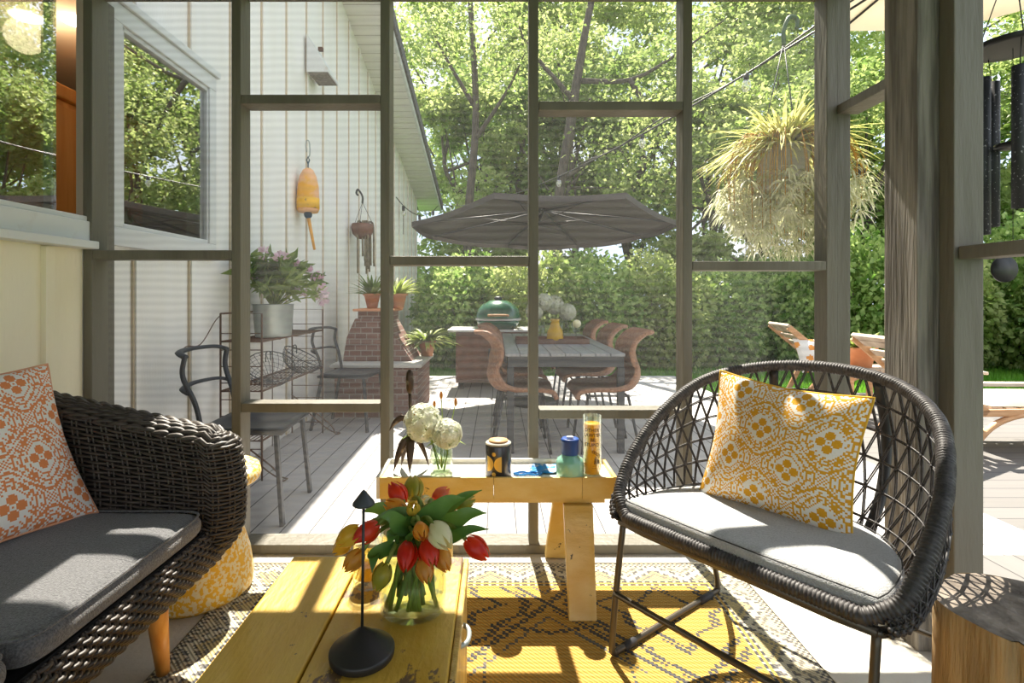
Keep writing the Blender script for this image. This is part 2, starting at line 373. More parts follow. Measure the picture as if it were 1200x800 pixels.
def lerp(a, b, t): return a+(b-a)*t
def bez(p, n=12):
    """Catmull-Rom through points"""
    p = [Vector(q) for q in p]; q = [p[0]*2-p[1]]+p+[p[-1]*2-p[-2]]; out = []
    for i in range(1, len(q)-2):
        for k in range(n):
            t = k/n; a, b, c, d = q[i-1], q[i], q[i+1], q[i+2]
            out.append(.5*((2*b)+(c-a)*t+(2*a-5*b+4*c-d)*t*t+(3*b-a-3*c+d)*t**3))
    out.append(p[-1]); return out
# ============================================================ THE SETTING
DZ = -0.06   # deck surface
K = 2.2/FPX
b = MB().box(-1.74, 1.50, -3.2, 2.32, -.2, 0)
struct(b.build('floor', 'concrete'), 'pale concrete floor of the screened porch', 'floor')
b = MB().box(-1.74, 2.55, 2.32, 7.6, DZ-.12, DZ)
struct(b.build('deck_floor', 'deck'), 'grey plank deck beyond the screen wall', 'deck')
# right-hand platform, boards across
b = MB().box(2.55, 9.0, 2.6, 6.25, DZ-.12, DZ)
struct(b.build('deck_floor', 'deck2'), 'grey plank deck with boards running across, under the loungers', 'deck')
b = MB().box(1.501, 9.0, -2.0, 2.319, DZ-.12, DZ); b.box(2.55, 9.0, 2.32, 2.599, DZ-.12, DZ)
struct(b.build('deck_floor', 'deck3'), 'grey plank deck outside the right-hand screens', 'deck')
b = MB().box(-30, 40, -10, 60, -.5, -.22)
struct(b.build('lawn', 'lawn'), 'lawn behind the deck', 'lawn')
# grass blades where the lawn can be seen
g = MB()
for i in range(26000):
    x = R.uniform(-1.2, 11); y = R.uniform(6.3, 8.9) if x > 1.0 else R.uniform(7.65, 8.9)
    a = R.uniform(0, 2*PI); h = R.uniform(.09, .16); w = .012
    dx, dy = math.cos(a)*w, math.sin(a)*w; lx, ly = R.uniform(-.04, .04), R.uniform(-.04, .04)
    g.add([(x-dx, y-dy, -.22), (x+dx, y+dy, -.22), (x+lx, y+ly, -.22+h)], [(0, 1, 2)], False)
tag(g.build('grass', 'grass'), 'short bright green grass of the lawn behind the deck', 'grass', kind='stuff')

# --- screen wall (faces the deck)
tn = [0]
def lumber(x0, x1, y0, y1, z0, z1, label, m='paint'):
    tn[0] += 1
    o = MB().box(x0, x1, y0, y1, z0, z1).build('trim_%d' % tn[0], m, bevel=.003)
    return struct(o, label, 'lumber')
Y0, Y1 = 2.2, 2.289
XS = [(-1.721, -1.682), (-1.1035, -1.0645), (-.484, -.445), (.1348, .174), (.7753, .8143), (1.373, 1.416)]
for i, (a, b_) in enumerate(XS):
    lumber(a, b_, Y0, Y1 if i else 2.33, .041, 2.344, ['grey post against the house wall', 'grey stud beside the white wall window', 'grey stud left of the parasol',
           'grey stud in front of the parasol', 'grey stud left of the hanging spider plant', 'grey corner stud by the hanging spider plant'][i])
lumber(-1.721, 1.475, Y0, Y1+.02, 0, .040, 'grey base board of the screen wall')
lumber(-1.721, 1.52, Y0, Y1, 2.345, 2.385, 'grey top plate of the screen wall')
def rail(i, yt, label, th=.038):
    zt = EYE+(CY-yt)*K
    lumber(XS[i][1]+.001, XS[i+1][0]-.001, Y0, Y1, zt-th, zt, label)
rail(0, 293, 'grey rail below the white framed house window')
rail(1, 110.6, 'grey rail above the yellow buoy')
rail(1, 472.5, 'grey rail in front of the metal chair seat')
rail(2, 300, 'grey rail in front of the parasol')
rail(3, 118.3, 'grey rail above the parasol')
rail(3, 480, 'grey rail in front of the dining table legs')
rail(4, 306, 'grey rail below the hanging spider plant')
lumber(1.417, 1.475, 2.205, 2.289, .041, 2.344, 'grey stud at the corner of the two screen walls')
# --- right side wall, running towards the camera
lumber(1.417, 1.505, 1.74, 2.204, 1.83, 1.868, 'short grey rail between the corner and the rough post')
lumber(1.345, 1.430, .3, 1.542, 1.18, 1.218, 'grey side rail below the wind chime')
tn[0] += 1
struct(MB().box(1.27, 1.41, 1.597, 1.735, 0, 2.33).build('trim_%d' % tn[0], 'rough_paint', bevel=.004), 'thick rough-sawn grey post behind the rope chair', 'post')
lumber(1.334, 1.421, 1.543, 1.596, .041, 2.33, 'grey stud beside the rough-sawn post')
lumber(1.334, 1.43, .3, 1.542, 0, .040, 'grey base board of the side screen wall')
lumber(1.411, 1.475, 1.60, 2.204, 0, .040, 'grey base board behind the rough-sawn post')
lumber(1.334, 1.43, -.6, .3, 0, 2.33, 'grey side post out by the camera')
lumber(1.27, 1.475, -.6, 2.199, 2.331, 2.419, 'grey top plate of the side screen wall')
# screens
def scr(n, pts, label):
    o = MB().add(pts, [(0, 1, 2, 3)]).build('window_%d' % n, 'screen'); return struct(o, label, 'insect screen')
for i in range(5):
    a, b_ = XS[i][1], XS[i+1][0]
    scr(i+3, [(a-.02, 2.291, .04), (b_+.02, 2.291, .04), (b_+.02, 2.291, 2.345), (a-.02, 2.291, 2.345)], ['fine insect screen in front of the house window', 'fine insect screen in front of the buoy', 'fine insect screen in front of the grill',
        'fine insect screen in front of the dining table', 'fine insect screen in front of the spider plant'][i])
# --- porch roof (shades everything under it)
b = MB().box(-1.72, 1.56, -3.2, 2.345, 2.42, 2.53); b.box(-1.72, 1.475, 2.2, 2.289, 2.386, 2.419)
struct(b.build('ceiling', 'paint'), 'grey porch ceiling', 'ceiling')

# --- house wall with its two windows
WX = -1.722; TH = .13
def zr(y): return 4.36-.224*(y-5.86)

def wallpiece(y0, y1, z0, z1, b):
    b.box(WX-TH, WX, y0, y1, z0, z1)
bn = MB()
wallpiece(-1.6, .9, 0, 3.0, bn); wallpiece(.9, 2.199, 0, 1.36, bn); wallpiece(.9, 2.199, 2.62, 3.0, bn)
y = 2.105
for yb in (2.02, 1.56, 1.1, .64, .18): bn.box(WX+.0005, WX+.02, yb-.022, yb+.022, 0, 1.262)
struct(bn.build('wall_left', 'cream'), 'cream board and batten house wall inside the porch', 'wall')
bf = MB()
def poly(y0, y1, z0, z1=None):
    if z1 is None: bf.prism([(y0, z0), (y1, z0), (y1, zr(y1)), (y0, zr(y0))], WX-TH, WX, 'x')
    else: bf.prism([(y0, z0), (y1, z0), (y1, z1), (y0, z1)], WX-TH, WX, 'x')
poly(2.2, 2.33, -.25, 1.36); poly(2.2, 2.33, 2.62); poly(2.33, 2.37, -.25); poly(2.37, 3.16, -.25, 1.36); poly(2.37, 3.16, 2.34); poly(3.16, 11.3, -.25)
jt = MB()  # tan strips paint the battens' shadow lines along the board joints
yb = 2.52
while yb < 11.3:
    seg = [(-.05, zr(yb)-.02)]
    if 2.38 < yb < 3.2: seg = [(-.05, 1.29), (2.41, zr(yb)-.02)]
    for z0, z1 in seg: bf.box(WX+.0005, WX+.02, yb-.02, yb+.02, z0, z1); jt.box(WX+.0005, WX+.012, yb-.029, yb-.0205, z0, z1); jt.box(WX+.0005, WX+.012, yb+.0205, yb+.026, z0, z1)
    yb += .455
bf.box(WX+.0005, WX+.025, 11.2, 11.3, -.05, zr(11.3)-.02)
wo = struct(bf.build('wall_left', 'white'), 'white board and batten house wall outside the porch', 'wall')
jt.build('batten_shade_joints', 'batten_shade', wo)
def window(n, y0, y1, z0, z1, label, sash=None, t2=.045):
    e = bpy.data.objects.new('window_%d' % n, None); COL.objects.link(e); struct(e, label, 'window')
    f = MB(); t = .055; xo = WX+.03
    for (a, b_, c, d) in ((y0-.03, y1+t2*.6, z0-.03, z0+t), (y0-.03, y1+t2*.6, z1-t, z1+.03), (y0-.03, y0+t, z0+t, z1-t), (y1-t2, y1+t2*.6, z0+t, z1-t)):
        f.box(WX-.06, xo, a, b_, c, d)
    f.box(WX-.055, WX+.018, y0+t, y0+t+.022, z0+t, z1-t); f.box(WX-.055, WX+.018, y1-t2-.008, y1-t2, z0+t, z1-t)
    f.box(WX-.055, WX+.018, y0+t, y1-t2, z0+t, z0+t+.022); f.box(WX-.055, WX+.018, y0+t, y1-t2, z1-t-.022, z1-t)
    f.build('window_frame', 'trimwhite', e, bevel=.004)
    yg = sash or y1-t2
    MB().box(WX-.006, WX-.001, y0+t, yg, z0+t, z1-t).build('glass', 'glass', e)
    return e
w2 = window(2, 2.345, 3.17, 1.33, 2.36, 'white framed house window outside the screen wall')
w1 = window(1, .9, 2.31, 1.33, 2.62, 'white framed house window above the sofa, standing open', sash=2.07, t2=.012)
s1 = MB().box(WX-.05, WX-.02, 2.068, 2.078, 1.40, 2.55); s1.build('sash', 'trimwhite', w1)
MB().box(WX+.0, WX+.075, .8, 2.195, 1.268, 1.30).build('window_sill', 'trimwhite', w1, bevel=.004)
MB().box(WX+.0, WX+.045, 2.36, 3.22, 2.391, 2.43).build('head_trim', 'trimwhite', w2, bevel=.004)
# --- room behind the windows
b = MB(); X0 = -4.6
b.box(X0-.1, X0, -.5, 4.6, 0, 2.75); b.box(X0, WX-TH, 4.5, 4.6, 0, 2.75); b.box(X0, WX-TH, -.6, -.5, 0, 2.75)
struct(b.build('wall_interior', 'inwall'), 'brown wall of the room behind the windows', 'wall')
b = MB().box(X0, WX-TH, -.5, 4.5, 2.72, 2.8); struct(b.build('ceiling', mat('room_ceiling', (.55, .5, .42), .9)), 'ceiling of the room behind the windows', 'ceiling')
b = MB().box(X0, WX-TH, -.5, 4.5, -.1, 0); struct(b.build('floor', 'brownwood'), 'wooden floor of the room behind the windows', 'floor')
lampm = emis('warm_lamp', (1, .85, .6), 6)
for i, (x, y) in enumerate(((-2.5, 3.15), (-2.75, 3.1), (-2.6, .3))):
    o = MB().lathe([(0, 0), (.075, 0), (.085, .006)], (0, 0, 0), 20).build('ceiling_light', lampm); o.location = (x, y, 2.705)
    tag(o, ['round recessed light in the room ceiling, seen through the far house window', 'second round recessed light in the room ceiling behind the far window', 'round recessed light in the room ceiling behind the open window'][i], 'light', 'recessed ceiling lights')
    ld = bpy.data.lights.new('room_lamp', 'POINT'); ld.energy = 3.5; ld.color = (1, .75, .45); ld.shadow_soft_size = .1
    lo = bpy.data.objects.new('room_lamp', ld); lo.location = (x, y, 2.6); COL.objects.link(lo)
# orange cabinet
e = thing('kitchen_cabinet', 'tall orange wood cabinet inside the room, seen through the open window', 'cabinet', (-2.45, 2.95, 0))
MB().box(-.42, .0, -.35, .7, 0, 2.18).build('body', 'orangewood', e, bevel=.006)
MB().box(-.45, .03, -.38, .73, 2.18, 2.26).build('cornice', 'orangewood', e, bevel=.012)
for z in (.1, 1.2):
    d = MB().box(-.38, -.04, -.372, -.352, z, z+(1.0 if z < 1 else .95)).build('door', 'orangewood', e, bevel=.006)
    h = MB().ball((-.10, -.385, z+.5), .016); h.build('knob', 'black', d)
for y0_, y1_ in ((-.33, .17), (.19, .68)):
    d = MB().box(.002, .022, y0_, y1_, .1, 2.14).build('door', 'orangewood', e, bevel=.006)
    MB().ball((.035, y1_-.06, 1.45), .016).build('knob', 'black', d)
# chair silhouette and dark wall pan behind the open window
e = thing('frying_pan', 'round black pan hanging on the orange cabinet side', 'pan', (-2.44, 2.62-.03, 0))
o = MB(); o.lathe([(0, 0), (.10, 0), (.11, .03), (.10, .03)], (0, 0, 0), 24); o.xf(Matrix.Translation((-.07, -.03, 1.78)) @ Matrix.Rotation(PI/2, 4, 'X')); o.build('bowl', 'black', e)
MB().tube([(-.07, -.035, 1.88), (-.07, -.035, 2.03)], .009).build('handle', 'black', e)
e = thing('desk_chair', 'dark blue curved chair back behind the open house window', 'chair', (-2.25, 1.95, 0))
MB().tube(bez([(-.02, -.22, .9), (-.05, -.24, 1.35), (-.08, -.15, 1.52), (-.09, 0, 1.54), (-.08, .15, 1.52), (-.05, .24, 1.35), (-.02, .22, .9)], 6), .016).build('back_frame', mat('dark_blue', (.02, .05, .10), .5), e)
MB().box(-.2, .24, -.22, .22, .86, .92).build('seat', 'black', e, bevel=.02)
for sx in (-.17, .2):
    for sy in (-.19, .19): MB().tube([(sx, sy, .86), (sx*1.2, sy*1.1, .0)], .014).build('leg', 'black', e)

# --- roof rake of the house
b = MB(); b.cur = 0
ya, yb_ = 2.2, 11.9
def sl(x0, x1, dz0, dz1, ya=ya, yb=yb_):
    v = [(x, y, zr(y)+d) for x in (x0, x1) for y in (ya, yb) for d in (dz0, dz1)]
    return v, [(0, 1, 3, 2), (4, 6, 7, 5), (0, 4, 5, 1), (2, 3, 7, 6), (0, 2, 6, 4), (1, 5, 7, 3)]
b = MB().add(*sl(-1.74, -1.27, .0, .05), smooth=False); rf = b.build('roof', 'soffit'); struct(rf, 'white boarded roof overhang of the house', 'roof')
MB().add(*sl(-1.27, -1.235, -.05, .14), smooth=False).build('fascia', 'trimwhite', rf)
MB().add(*sl(-1.235, -1.205, .02, .17), smooth=False).build('drip_edge', 'shingle', rf)
MB().add(*sl(-6, -1.235, .051, .18), smooth=False).build('shingles', 'shingle', rf)
# ============================================================ TREES, HEDGES
def crown_mesh(name, rx, rz, nleaf, size, m, seed, nb=26, flat=.7):
    rr = random.Random(seed); g = MB(); cl = []
    for i in range(nb):
        a = rr.uniform(0, 2*PI); zz = rr.uniform(-1, 1); r = math.sqrt(max(0, 1-zz*zz))*rr.uniform(.35, 1.0)
        cl.append((Vector((rx*r*math.cos(a), rx*r*math.sin(a), rz*zz*.9)), rr.uniform(.20, .38)*rx))
    for i in range(nleaf):
        c, cr_ = cl[rr.randrange(nb)]
        d = Vector((rr.gauss(0, 1), rr.gauss(0, 1), rr.gauss(0, 1))).normalized()
        p = c+Vector((d.x, d.y, d.z*flat))*cr_*(rr.random()**.45)
        ld = Vector((rr.gauss(0, 1), rr.gauss(0, 1), rr.gauss(-.35, .6))).normalized()
        s_ = size*rr.uniform(.6, 1.3)
        sd_ = ld.cross(Vector((rr.gauss(0, 1), rr.gauss(0, 1), rr.gauss(0, 1)))).normalized(); q = sd_.cross(ld)*s_*.12
        g.add([p, p+ld*s_*.5+sd_*s_*.3+q, p+ld*s_, p+ld*s_*.5-sd_*s_*.3+q], [(0, 1, 2, 3)], False)
    return g, cl
def trunk_mb(h, r, cl, zc, seed):
    rr = random.Random(seed); g = MB()
    pts = [Vector((rr.uniform(-.12, .12)*i, rr.uniform(-.12, .12)*i, -.3+(h+.3)*i/6)) for i in range(7)]
    g.tube(bez(pts, 4), [r*(1-.7*i/24) for i in range(25)], 8)
    for c, cr_ in cl[:14]:
        t = rr.uniform(.35, .95); a = pts[int(t*6)]; e = c+Vector((0, 0, zc)); mid = lerp(a, e, .5)+Vector((rr.uniform(-.3, .3), rr.uniform(-.3, .3), rr.uniform(-.1, .4)))
        g.tube(bez([a, mid, e], 4), [r*.38*(1-.8*i/8) for i in range(9)], 5)
    return g
kinds = []
for i, (rx, rz, n, s_, m, h, tr) in enumerate(((2.3, 3.0, 9500, .17, 'leafA', 4.4, .13), (2.6, 2.7, 9500, .17, 'leafB', 5.2, .17), (2.0, 3.4, 8500, .15, 'leafA', 5.0, .10), (3.9, 4.4, 15000, .20, 'leafA', 8.6, .2))):
    g, cl = crown_mesh('crown', rx, rz, n, s_, m, 40+i)
    e = thing('tree', 'x', 'tree', (0, 60, -.22))
    crn = g.build('crown', m, e); crn.location = (0, 0, h)
    trunk_mb(h+rz*.4, tr, cl, h, 60+i).build('trunk', 'bark', e)
    kinds.append(e)
TR = [ # x, y, kind, scale, rot, label
 (-.9, 13.2, 0, .95, 0, 'leafy tree rising behind the end of the house roof'),
 (.6, 14.6, 1, 1.0, 1, 'leafy tree behind the kamado grill'),
 (1.9, 12.6, 2, .92, 2, 'slim leafy tree behind the middle of the parasol'),
 (3.4, 13.8, 1, .98, 3, 'leafy tree with a thick trunk behind the right half of the parasol'),
 (4.9, 12.2, 0, .88, 4, 'bright leafy tree behind the dining chairs'),
 (6.7, 13.4, 2, .95, 5, 'slim leafy tree left of the hanging spider plant'),
 (7.7, 11.4, 1, .80, 1.4, 'leafy tree behind the hanging spider plant'),
 (9.6, 12.6, 0, .92, 2.2, 'bright leafy tree behind the wooden loungers'),
 (11.6, 11.2, 1, .88, 3.3, 'leafy tree beyond the rough-sawn post'),
 (13.6, 12.6, 2, .95, .6, 'slim leafy tree behind the wind chime'),
 (12.2, 8.6, 0, .72, 4.4, 'bright leafy tree near the lawn, right of the posts'),
 (2.4, 19.0, 3, 1.0, .4, 'tall leafy tree far behind the parasol'),
 (-.9, 19.5, 3, 1.0, 2.9, 'tall bright leafy tree far behind the house roof end'),
 (6.6, 18.8, 3, 1.0, 1.9, 'tall bright leafy tree far behind the dining chairs'),
 (10.8, 18.5, 3, 1.0, 3.9, 'tall leafy tree far behind the spider plant'),
 (15.5, 17.5, 3, 1.0, 2.0, 'tall leafy tree far behind the wooden loungers'),
 (16.0, 9.4, 2, .8, 2.6, 'slim leafy tree far out to the right of the deck'),
]
for i, (x, y, k, s_, rz, lb) in enumerate(TR):
    used = kinds[k] if not kinds[k].get('_u') else None
    if used: o = used; o['_u'] = 1; o.location = (x, y, -.22); o.rotation_euler = (0, 0, rz); o.scale = (s_,)*3; o['label'] = lb
    else:
        o = dup(kinds[k], (x, y, -.22), rz, lb, scale=s_)
    o['group'] = 'trees behind the lawn'
for k in kinds: del k['_u']
for o in COL.objects:
    if '_u' in o.keys(): del o['_u']
# two bare-stemmed trees whose trunks show
def stem_tree(pts, r, branches, label, seed):
    rr = random.Random(seed); b0 = Vector(pts[0]); e = thing('tree', label, 'tree', tuple(b0), 0, 'trees behind the lawn')
    g = MB(); pp = bez([Vector(p)-b0 for p in pts], 8); g.tube(pp, [r*(1-.55*i/(len(pp)-1)) for i in range(len(pp))], 10)
    for b2 in branches: q = bez([Vector(p)-b0 for p in b2], 6); g.tube(q, [r*.45*(1-.8*i/(len(q)-1)) for i in range(len(q))], 7)
    g.build('trunk', 'bark', e); g = MB()
    for b2 in branches:
        for i in range(800):
            c = lerp(Vector(b2[-1]), Vector(b2[-2]), rr.random()**2)-b0+Vector((rr.gauss(0, .5), rr.gauss(0, .45), rr.gauss(.1, .4)))
            g.leaf(c, (rr.gauss(0, 1), rr.gauss(0, 1), rr.gauss(-.3, .6)), rr.uniform(.07, .13), .06)
    g.build('foliage', 'leafA', e)
stem_tree([(1.3, 10.6, -.3), (1.15, 10.6, 2.0), (1.45, 10.6, 4.4), (1.75, 10.7, 6.2), (2.2, 10.8, 8.4)], .13,
          [[(1.3, 10.6, 3.4), (2.3, 10.4, 4.0), (2.6, 10.3, 3.6)], [(1.7, 10.6, 5.4), (2.6, 10.3, 5.3), (3.4, 10.2, 5.7), (4.4, 10.1, 6.4)], [(2.6, 10.3, 5.3), (2.9, 10.2, 4.7), (3.1, 10.2, 4.3)], [(1.55, 10.6, 5.0), (.7, 10.6, 6.0), (.4, 10.6, 6.6)]],
          'tree with a leaning bare trunk rising behind the right half of the parasol', 3)
stem_tree([(-.55, 11.4, -.3), (-.62, 11.4, 2.5), (-.45, 11.4, 5.0), (-.6, 11.4, 8.0)], .12,
          [[(-.5, 11.4, 4.4), (.2, 11.2, 5.4), (.6, 11.1, 6.2)], [(-.5, 11.4, 5.2), (-1.1, 11.3, 6.2), (-1.4, 11.2, 6.8)]],
          'tree with an upright bare trunk just right of the house roof end', 4)
# hedge bushes
def bush_mb(rx, ry, rz, n, s_, seed):
    rr = random.Random(seed); g = MB()
    for i in range(n):
        d = Vector((rr.gauss(0, 1), rr.gauss(0, 1), rr.gauss(0, 1))).normalized(); k = rr.random()**.35
        bump = 1+.22*noise.noise(d*2.6+Vector((seed, 0, 0)))
        p = Vector((d.x*rx, d.y*ry, d.z*rz))*k*bump+Vector((0, 0, rz*.85))
        if p.z < 0: p.z = -p.z*.3
        ld = (d*.6+Vector((rr.gauss(0, .7), rr.gauss(0, .7), rr.gauss(-.2, .6)))).normalized(); q = s_*rr.uniform(.6, 1.3)
        sd_ = ld.cross(Vector((rr.gauss(0, 1), rr.gauss(0, 1), rr.gauss(0, 1)))).normalized()
        g.add([p, p+ld*q*.5+sd_*q*.34, p+ld*q, p+ld*q*.5-sd_*q*.34], [(0, 1, 2, 3)], False)
    return g
proto = []
for i, (m, s_) in enumerate((('leafC', .10), ('leafA', .09))):
    e = thing('hedge_bush', 'x', 'bush', (0, 0, 0), 0, 'bushes along the lawn')
    bush_mb(.95, .8, 1.0, 9000, s_, 5+i).build('foliage', m, e)
    s_m = MB()
    for k in range(6):
        a = k*1.05; s_m.tube([(0, 0, -.1), (.25*math.cos(a), .25*math.sin(a), .6), (.55*math.cos(a), .5*math.sin(a), 1.2)], [.03, .02, .01], 5)
    s_m.build('stem', 'bark', e)
    proto.append(e)
HB = [(-1.0, 12.9, 0, 1.2, 'dense bush past the far corner of the house'), (-.62, 9.5, 0, 1.08, 'dense bush behind the left edge of the grill cart'), (.6, 9.2, 1, 1.1, 'bright bush behind the kamado grill'),
      (1.75, 9.3, 0, 1.1, 'dense bush behind the glass flower vases'), (2.9, 9.5, 1, 1.12, 'bright bush behind the right-hand dining chairs'), (4.0, 9.5, 0, 1.0, 'dense bush behind the lawn, right of the dining chairs'),
      (5.2, 9.7, 0, 1.0, 'dense bush behind the lounger with the printed pillow'), (6.5, 9.4, 0, 1.15, 'dense bush below the spider plant'), (7.7, 9.2, 1, 1.0, 'bright bush behind the terracotta pot'),
      (9.0, 9.2, 0, 1.2, 'dense bush left of the side stud'), (8.9, 7.6, 1, 1.0, 'bright bush right of the side stud, beyond the nearer lounger'), (10.3, 7.9, 0, 1.15, 'dense bush at the far right beyond the nearer lounger'), (11.8, 8.4, 1, 1.2, 'bright bush beyond the right edge of the deck')]
for i, (x, y, k, s_, lb) in enumerate(HB):
    o = proto[k] if i in (0, 2) else dup(proto[k])
    o.location = (x, y, -.22); o.rotation_euler = (0, 0, i*1.3); o.scale = (s_,)*3 if x < 5 else (s_, s_, s_*1.15); o['label'] = lb

# ============================================================ ON THE DECK
# --- parasol
e = thing('parasol', 'wide taupe rectangular parasol open above the dining table', 'parasol', (.40, 5.60, DZ))
UC = Vector((.50, 5.65)); rimz = 1.86-DZ
RV = [(-.02, 4.45), (1.09, 4.45), (1.90, 5.55), (1.72, 6.30), (1.05, 6.95), (.15, 6.95), (-.76, 6.35), (-.90, 5.60)]
def rim(i, f=1.0):
    x, y = RV[i % 8]; x = UC.x+(x-UC.x)*f; y = UC.y+(y-UC.y)*f
    return Vector((x-.40, y-5.60, rimz+.092*(5.65-y)/1.25))
apex = Vector((UC.x-.40, UC.y-5.60, rimz+.16)); g = MB()
for i in range(8):
    a, b2 = rim(i), rim(i+1)
    def fn(u, v, a=a, b2=b2):
        q = lerp(lerp(a, b2, u), apex, v); q.z -= .03*math.sin(PI*u)*(1-v); return tuple(q)
    g.grid(fn, 10, 10)
cp = g.build('canopy', 'umbrella', e, solid=.004)
v = MB()
for i in range(8):
    a, b2 = rim(i), rim(i+1)
    v.grid(lambda u, w, a=a, b2=b2: tuple(lerp(a, b2, u)-Vector((0, 0, .03*math.sin(PI*u)+.05*w))), 8, 1)
v.build('valance', 'umbrella', cp)
for i in range(8):
    p = rim(i, .98); MB().tube([(p.x, p.y, p.z-.012), (apex.x, apex.y, apex.z-.03)], .008, 6).build('rib', 'darkmetal', e)
    MB().tube([(lerp(p.x, apex.x, .45), lerp(p.y, apex.y, .45), lerp(p.z, apex.z, .45)-.02), (.0, 0, rimz-.02)], .005, 6).build('strut', 'black', e)
MB().tube([(0, 0, .04), (0, 0, rimz-.1), (apex.x, apex.y, apex.z)], .019, 12).build('pole', 'darkmetal', e)
MB().lathe([(.0, 0), (.24, 0), (.25, .03), (.22, .055), (.05, .075), (.03, .2), (.0, .2)], (0, 0, 0), 32).build('base', 'darkmetal', e)
MB().lathe([(0, 0), (.03, 0), (.02, .06), (0, .09)], (apex.x, apex.y, apex.z), 16).build('finial', 'darkmetal', e)

# --- dining table
e = thing('dining_table', 'long grey slatted dining table under the parasol', 'table', (.50, 3.80, DZ))
g = MB(); tz = .725
xs = [-.44+.1085*i for i in range(9)]
for i in range(8):
    x0 = xs[i]+.003; x1 = xs[i+1]-.003
    if i == 2: x1 -= .0
    if x0-.02 < -.10 < x1+.02 and False: pass
    # the board that meets the parasol pole stops either side of it
    if x0-.02 <= -.10 <= x1+.02:
        g.box(x0, x1, 0, 1.765, tz-.022, tz); g.box(x0, x1, 1.835, 2.1, tz-.022, tz)
    else: g.box(x0, x1, 0, 2.1, tz-.022, tz)
tt = g.build('tabletop', mat('grey_table_boards', (.24, .25, .27), .35, col2=(.33, .34, .36), scale=5, stretch=(6, .5, 1)), e, bevel=.003)
g = MB(); g.box(-.42, .42, .02, .045, tz-.10, tz-.023).box(-.42, .42, 2.055, 2.08, tz-.10, tz-.023).box(-.42, -.395, .05, 2.05, tz-.10, tz-.023).box(.395, .42, .05, 2.05, tz-.10, tz-.023)
g.build('apron', 'darkmetal', e)
for x in (-.40, .40):
    for y in (.04, 2.06): MB().box(x-.025, x+.025, y-.022, y+.022, 0, tz-.1).build('leg', 'darkmetal', e, bevel=.003)

# --- wicker dining chairs (curved shell, back flaring outwards)
def make_wchair():
    e = thing('wicker_dining_chair', 'x', 'chair', (0, 0, 0), 0, 'wicker chairs round the dining table')
    # profile in x (front = +x), z
    prof = [(.26, .40), (.22, .435), (.10, .44), (-.06, .43), (-.17, .45), (-.225, .52), (-.225, .60), (-.20, .68), (-.195, .74), (-.22, .80), (-.285, .855), (-.33, .868)]
    pp = bez([(x, 0, z) for x, z in prof], 4); n = len(pp)
    def fn(u, v):
        i = min(n-1, int(round(v*(n-1)))); p = pp[i]; w = .245-.03*v; y = (u-.5)*2*w
        cur = (abs(u-.5)*2)**2*.07*(1 if v > .4 else v/.4)
        return (p.x+cur*.9, y, p.z+ (cur*.8 if v < .55 else cur*.1))
    MB().grid(fn, 14, n-1).build('shell', 'redwicker', e, solid=.028)
    edge = [fn(0, i/(n-1)) for i in range(n)]+[fn(u/8, 1) for u in range(1, 8)]+[fn(1, 1-i/(n-1)) for i in range(n)]
    MB().tube(edge, .017, 8).build('rim', 'redwicker', e)
    for s_ in (-1, 1):
        MB().tube([(.17, s_*.17, .42), (.22, s_*.22, 0)], .011, 8).build('leg', 'darkmetal', e)
        MB().tube([(-.12, s_*.17, .42), (-.20, s_*.22, 0)], .011, 8).build('leg', 'darkmetal', e)
    g = MB(); g.tube([(.17, -.17, .41), (.17, .17, .41), (-.12, .17, .41), (-.12, -.17, .41)], .01, 6, closed=True)
    g.build('seat_frame', 'darkmetal', e)
    return e
wc = make_wchair()
spots = [(.835, 4.02, PI, 'brown wicker chair nearest on the right side of the dining table'), (.835, 4.80, PI, 'brown wicker chair in the middle of the right side of the dining table'),
         (.835, 5.62, PI, 'brown wicker chair farthest on the right side of the dining table'), (.17, 4.02, 0, 'brown wicker chair nearest on the left side of the dining table'),
         (.17, 4.80, 0, 'brown wicker chair in the middle of the left side of the dining table')]
for i, (x, y, rz, lb) in enumerate(spots):
    o = wc if i == 0 else dup(wc); o.location = (x, y, DZ); o.rotation_euler = (0, 0, rz); o['label'] = lb

# --- things on the dining table
TZ = DZ+tz
e = thing('serving_tray', 'long dark wooden tray on the dining table', 'tray', (.47, 4.72, TZ))
MB().box(-.30, .33, -.17, .17, 0, .012).build('base', 'brownwood', e)
MB().box(-.30, .33, -.17, -.158, .012, .045).box(-.30, .33, .158, .17, .012, .045).box(-.30, -.288, -.158, .158, .012, .045).box(.318, .33, -.158, .158, .012, .045).build('rim', 'brownwood', e, bevel=.002)
e = thing('pitcher', 'amber yellow glass pitcher on the dining table tray', 'pitcher', (.51, 4.62, TZ+.013))
MB().lathe([(0, 0), (.065, 0), (.075, .03), (.068, .09), (.04, .15), (.036, .18), (.045, .20), (.04, .20), (.032, .175), (.0, .17)], (0, 0, 0), 24).build('body', mat('amber_glass', (.80, .46, .02), .15, trans=.3), e)
MB().tube(bez([(.05, 0, .18), (.11, 0, .16), (.11, 0, .09), (.07, 0, .06)], 6), .008, 8).build('handle', M['vase_glass'], e)
def vase_of_hydrangea(name, loc, h, r, heads, label, lab2, sq=1):
    e = thing(name, label, 'vase', loc)
    MB().lathe([(0, .004), (r*.9, 0), (r, .01), (r, h), (r*.93, h), (r*.92, .015), (0, .012)], (0, 0, 0), 28).build('glass', 'vase_glass', e)
    return e
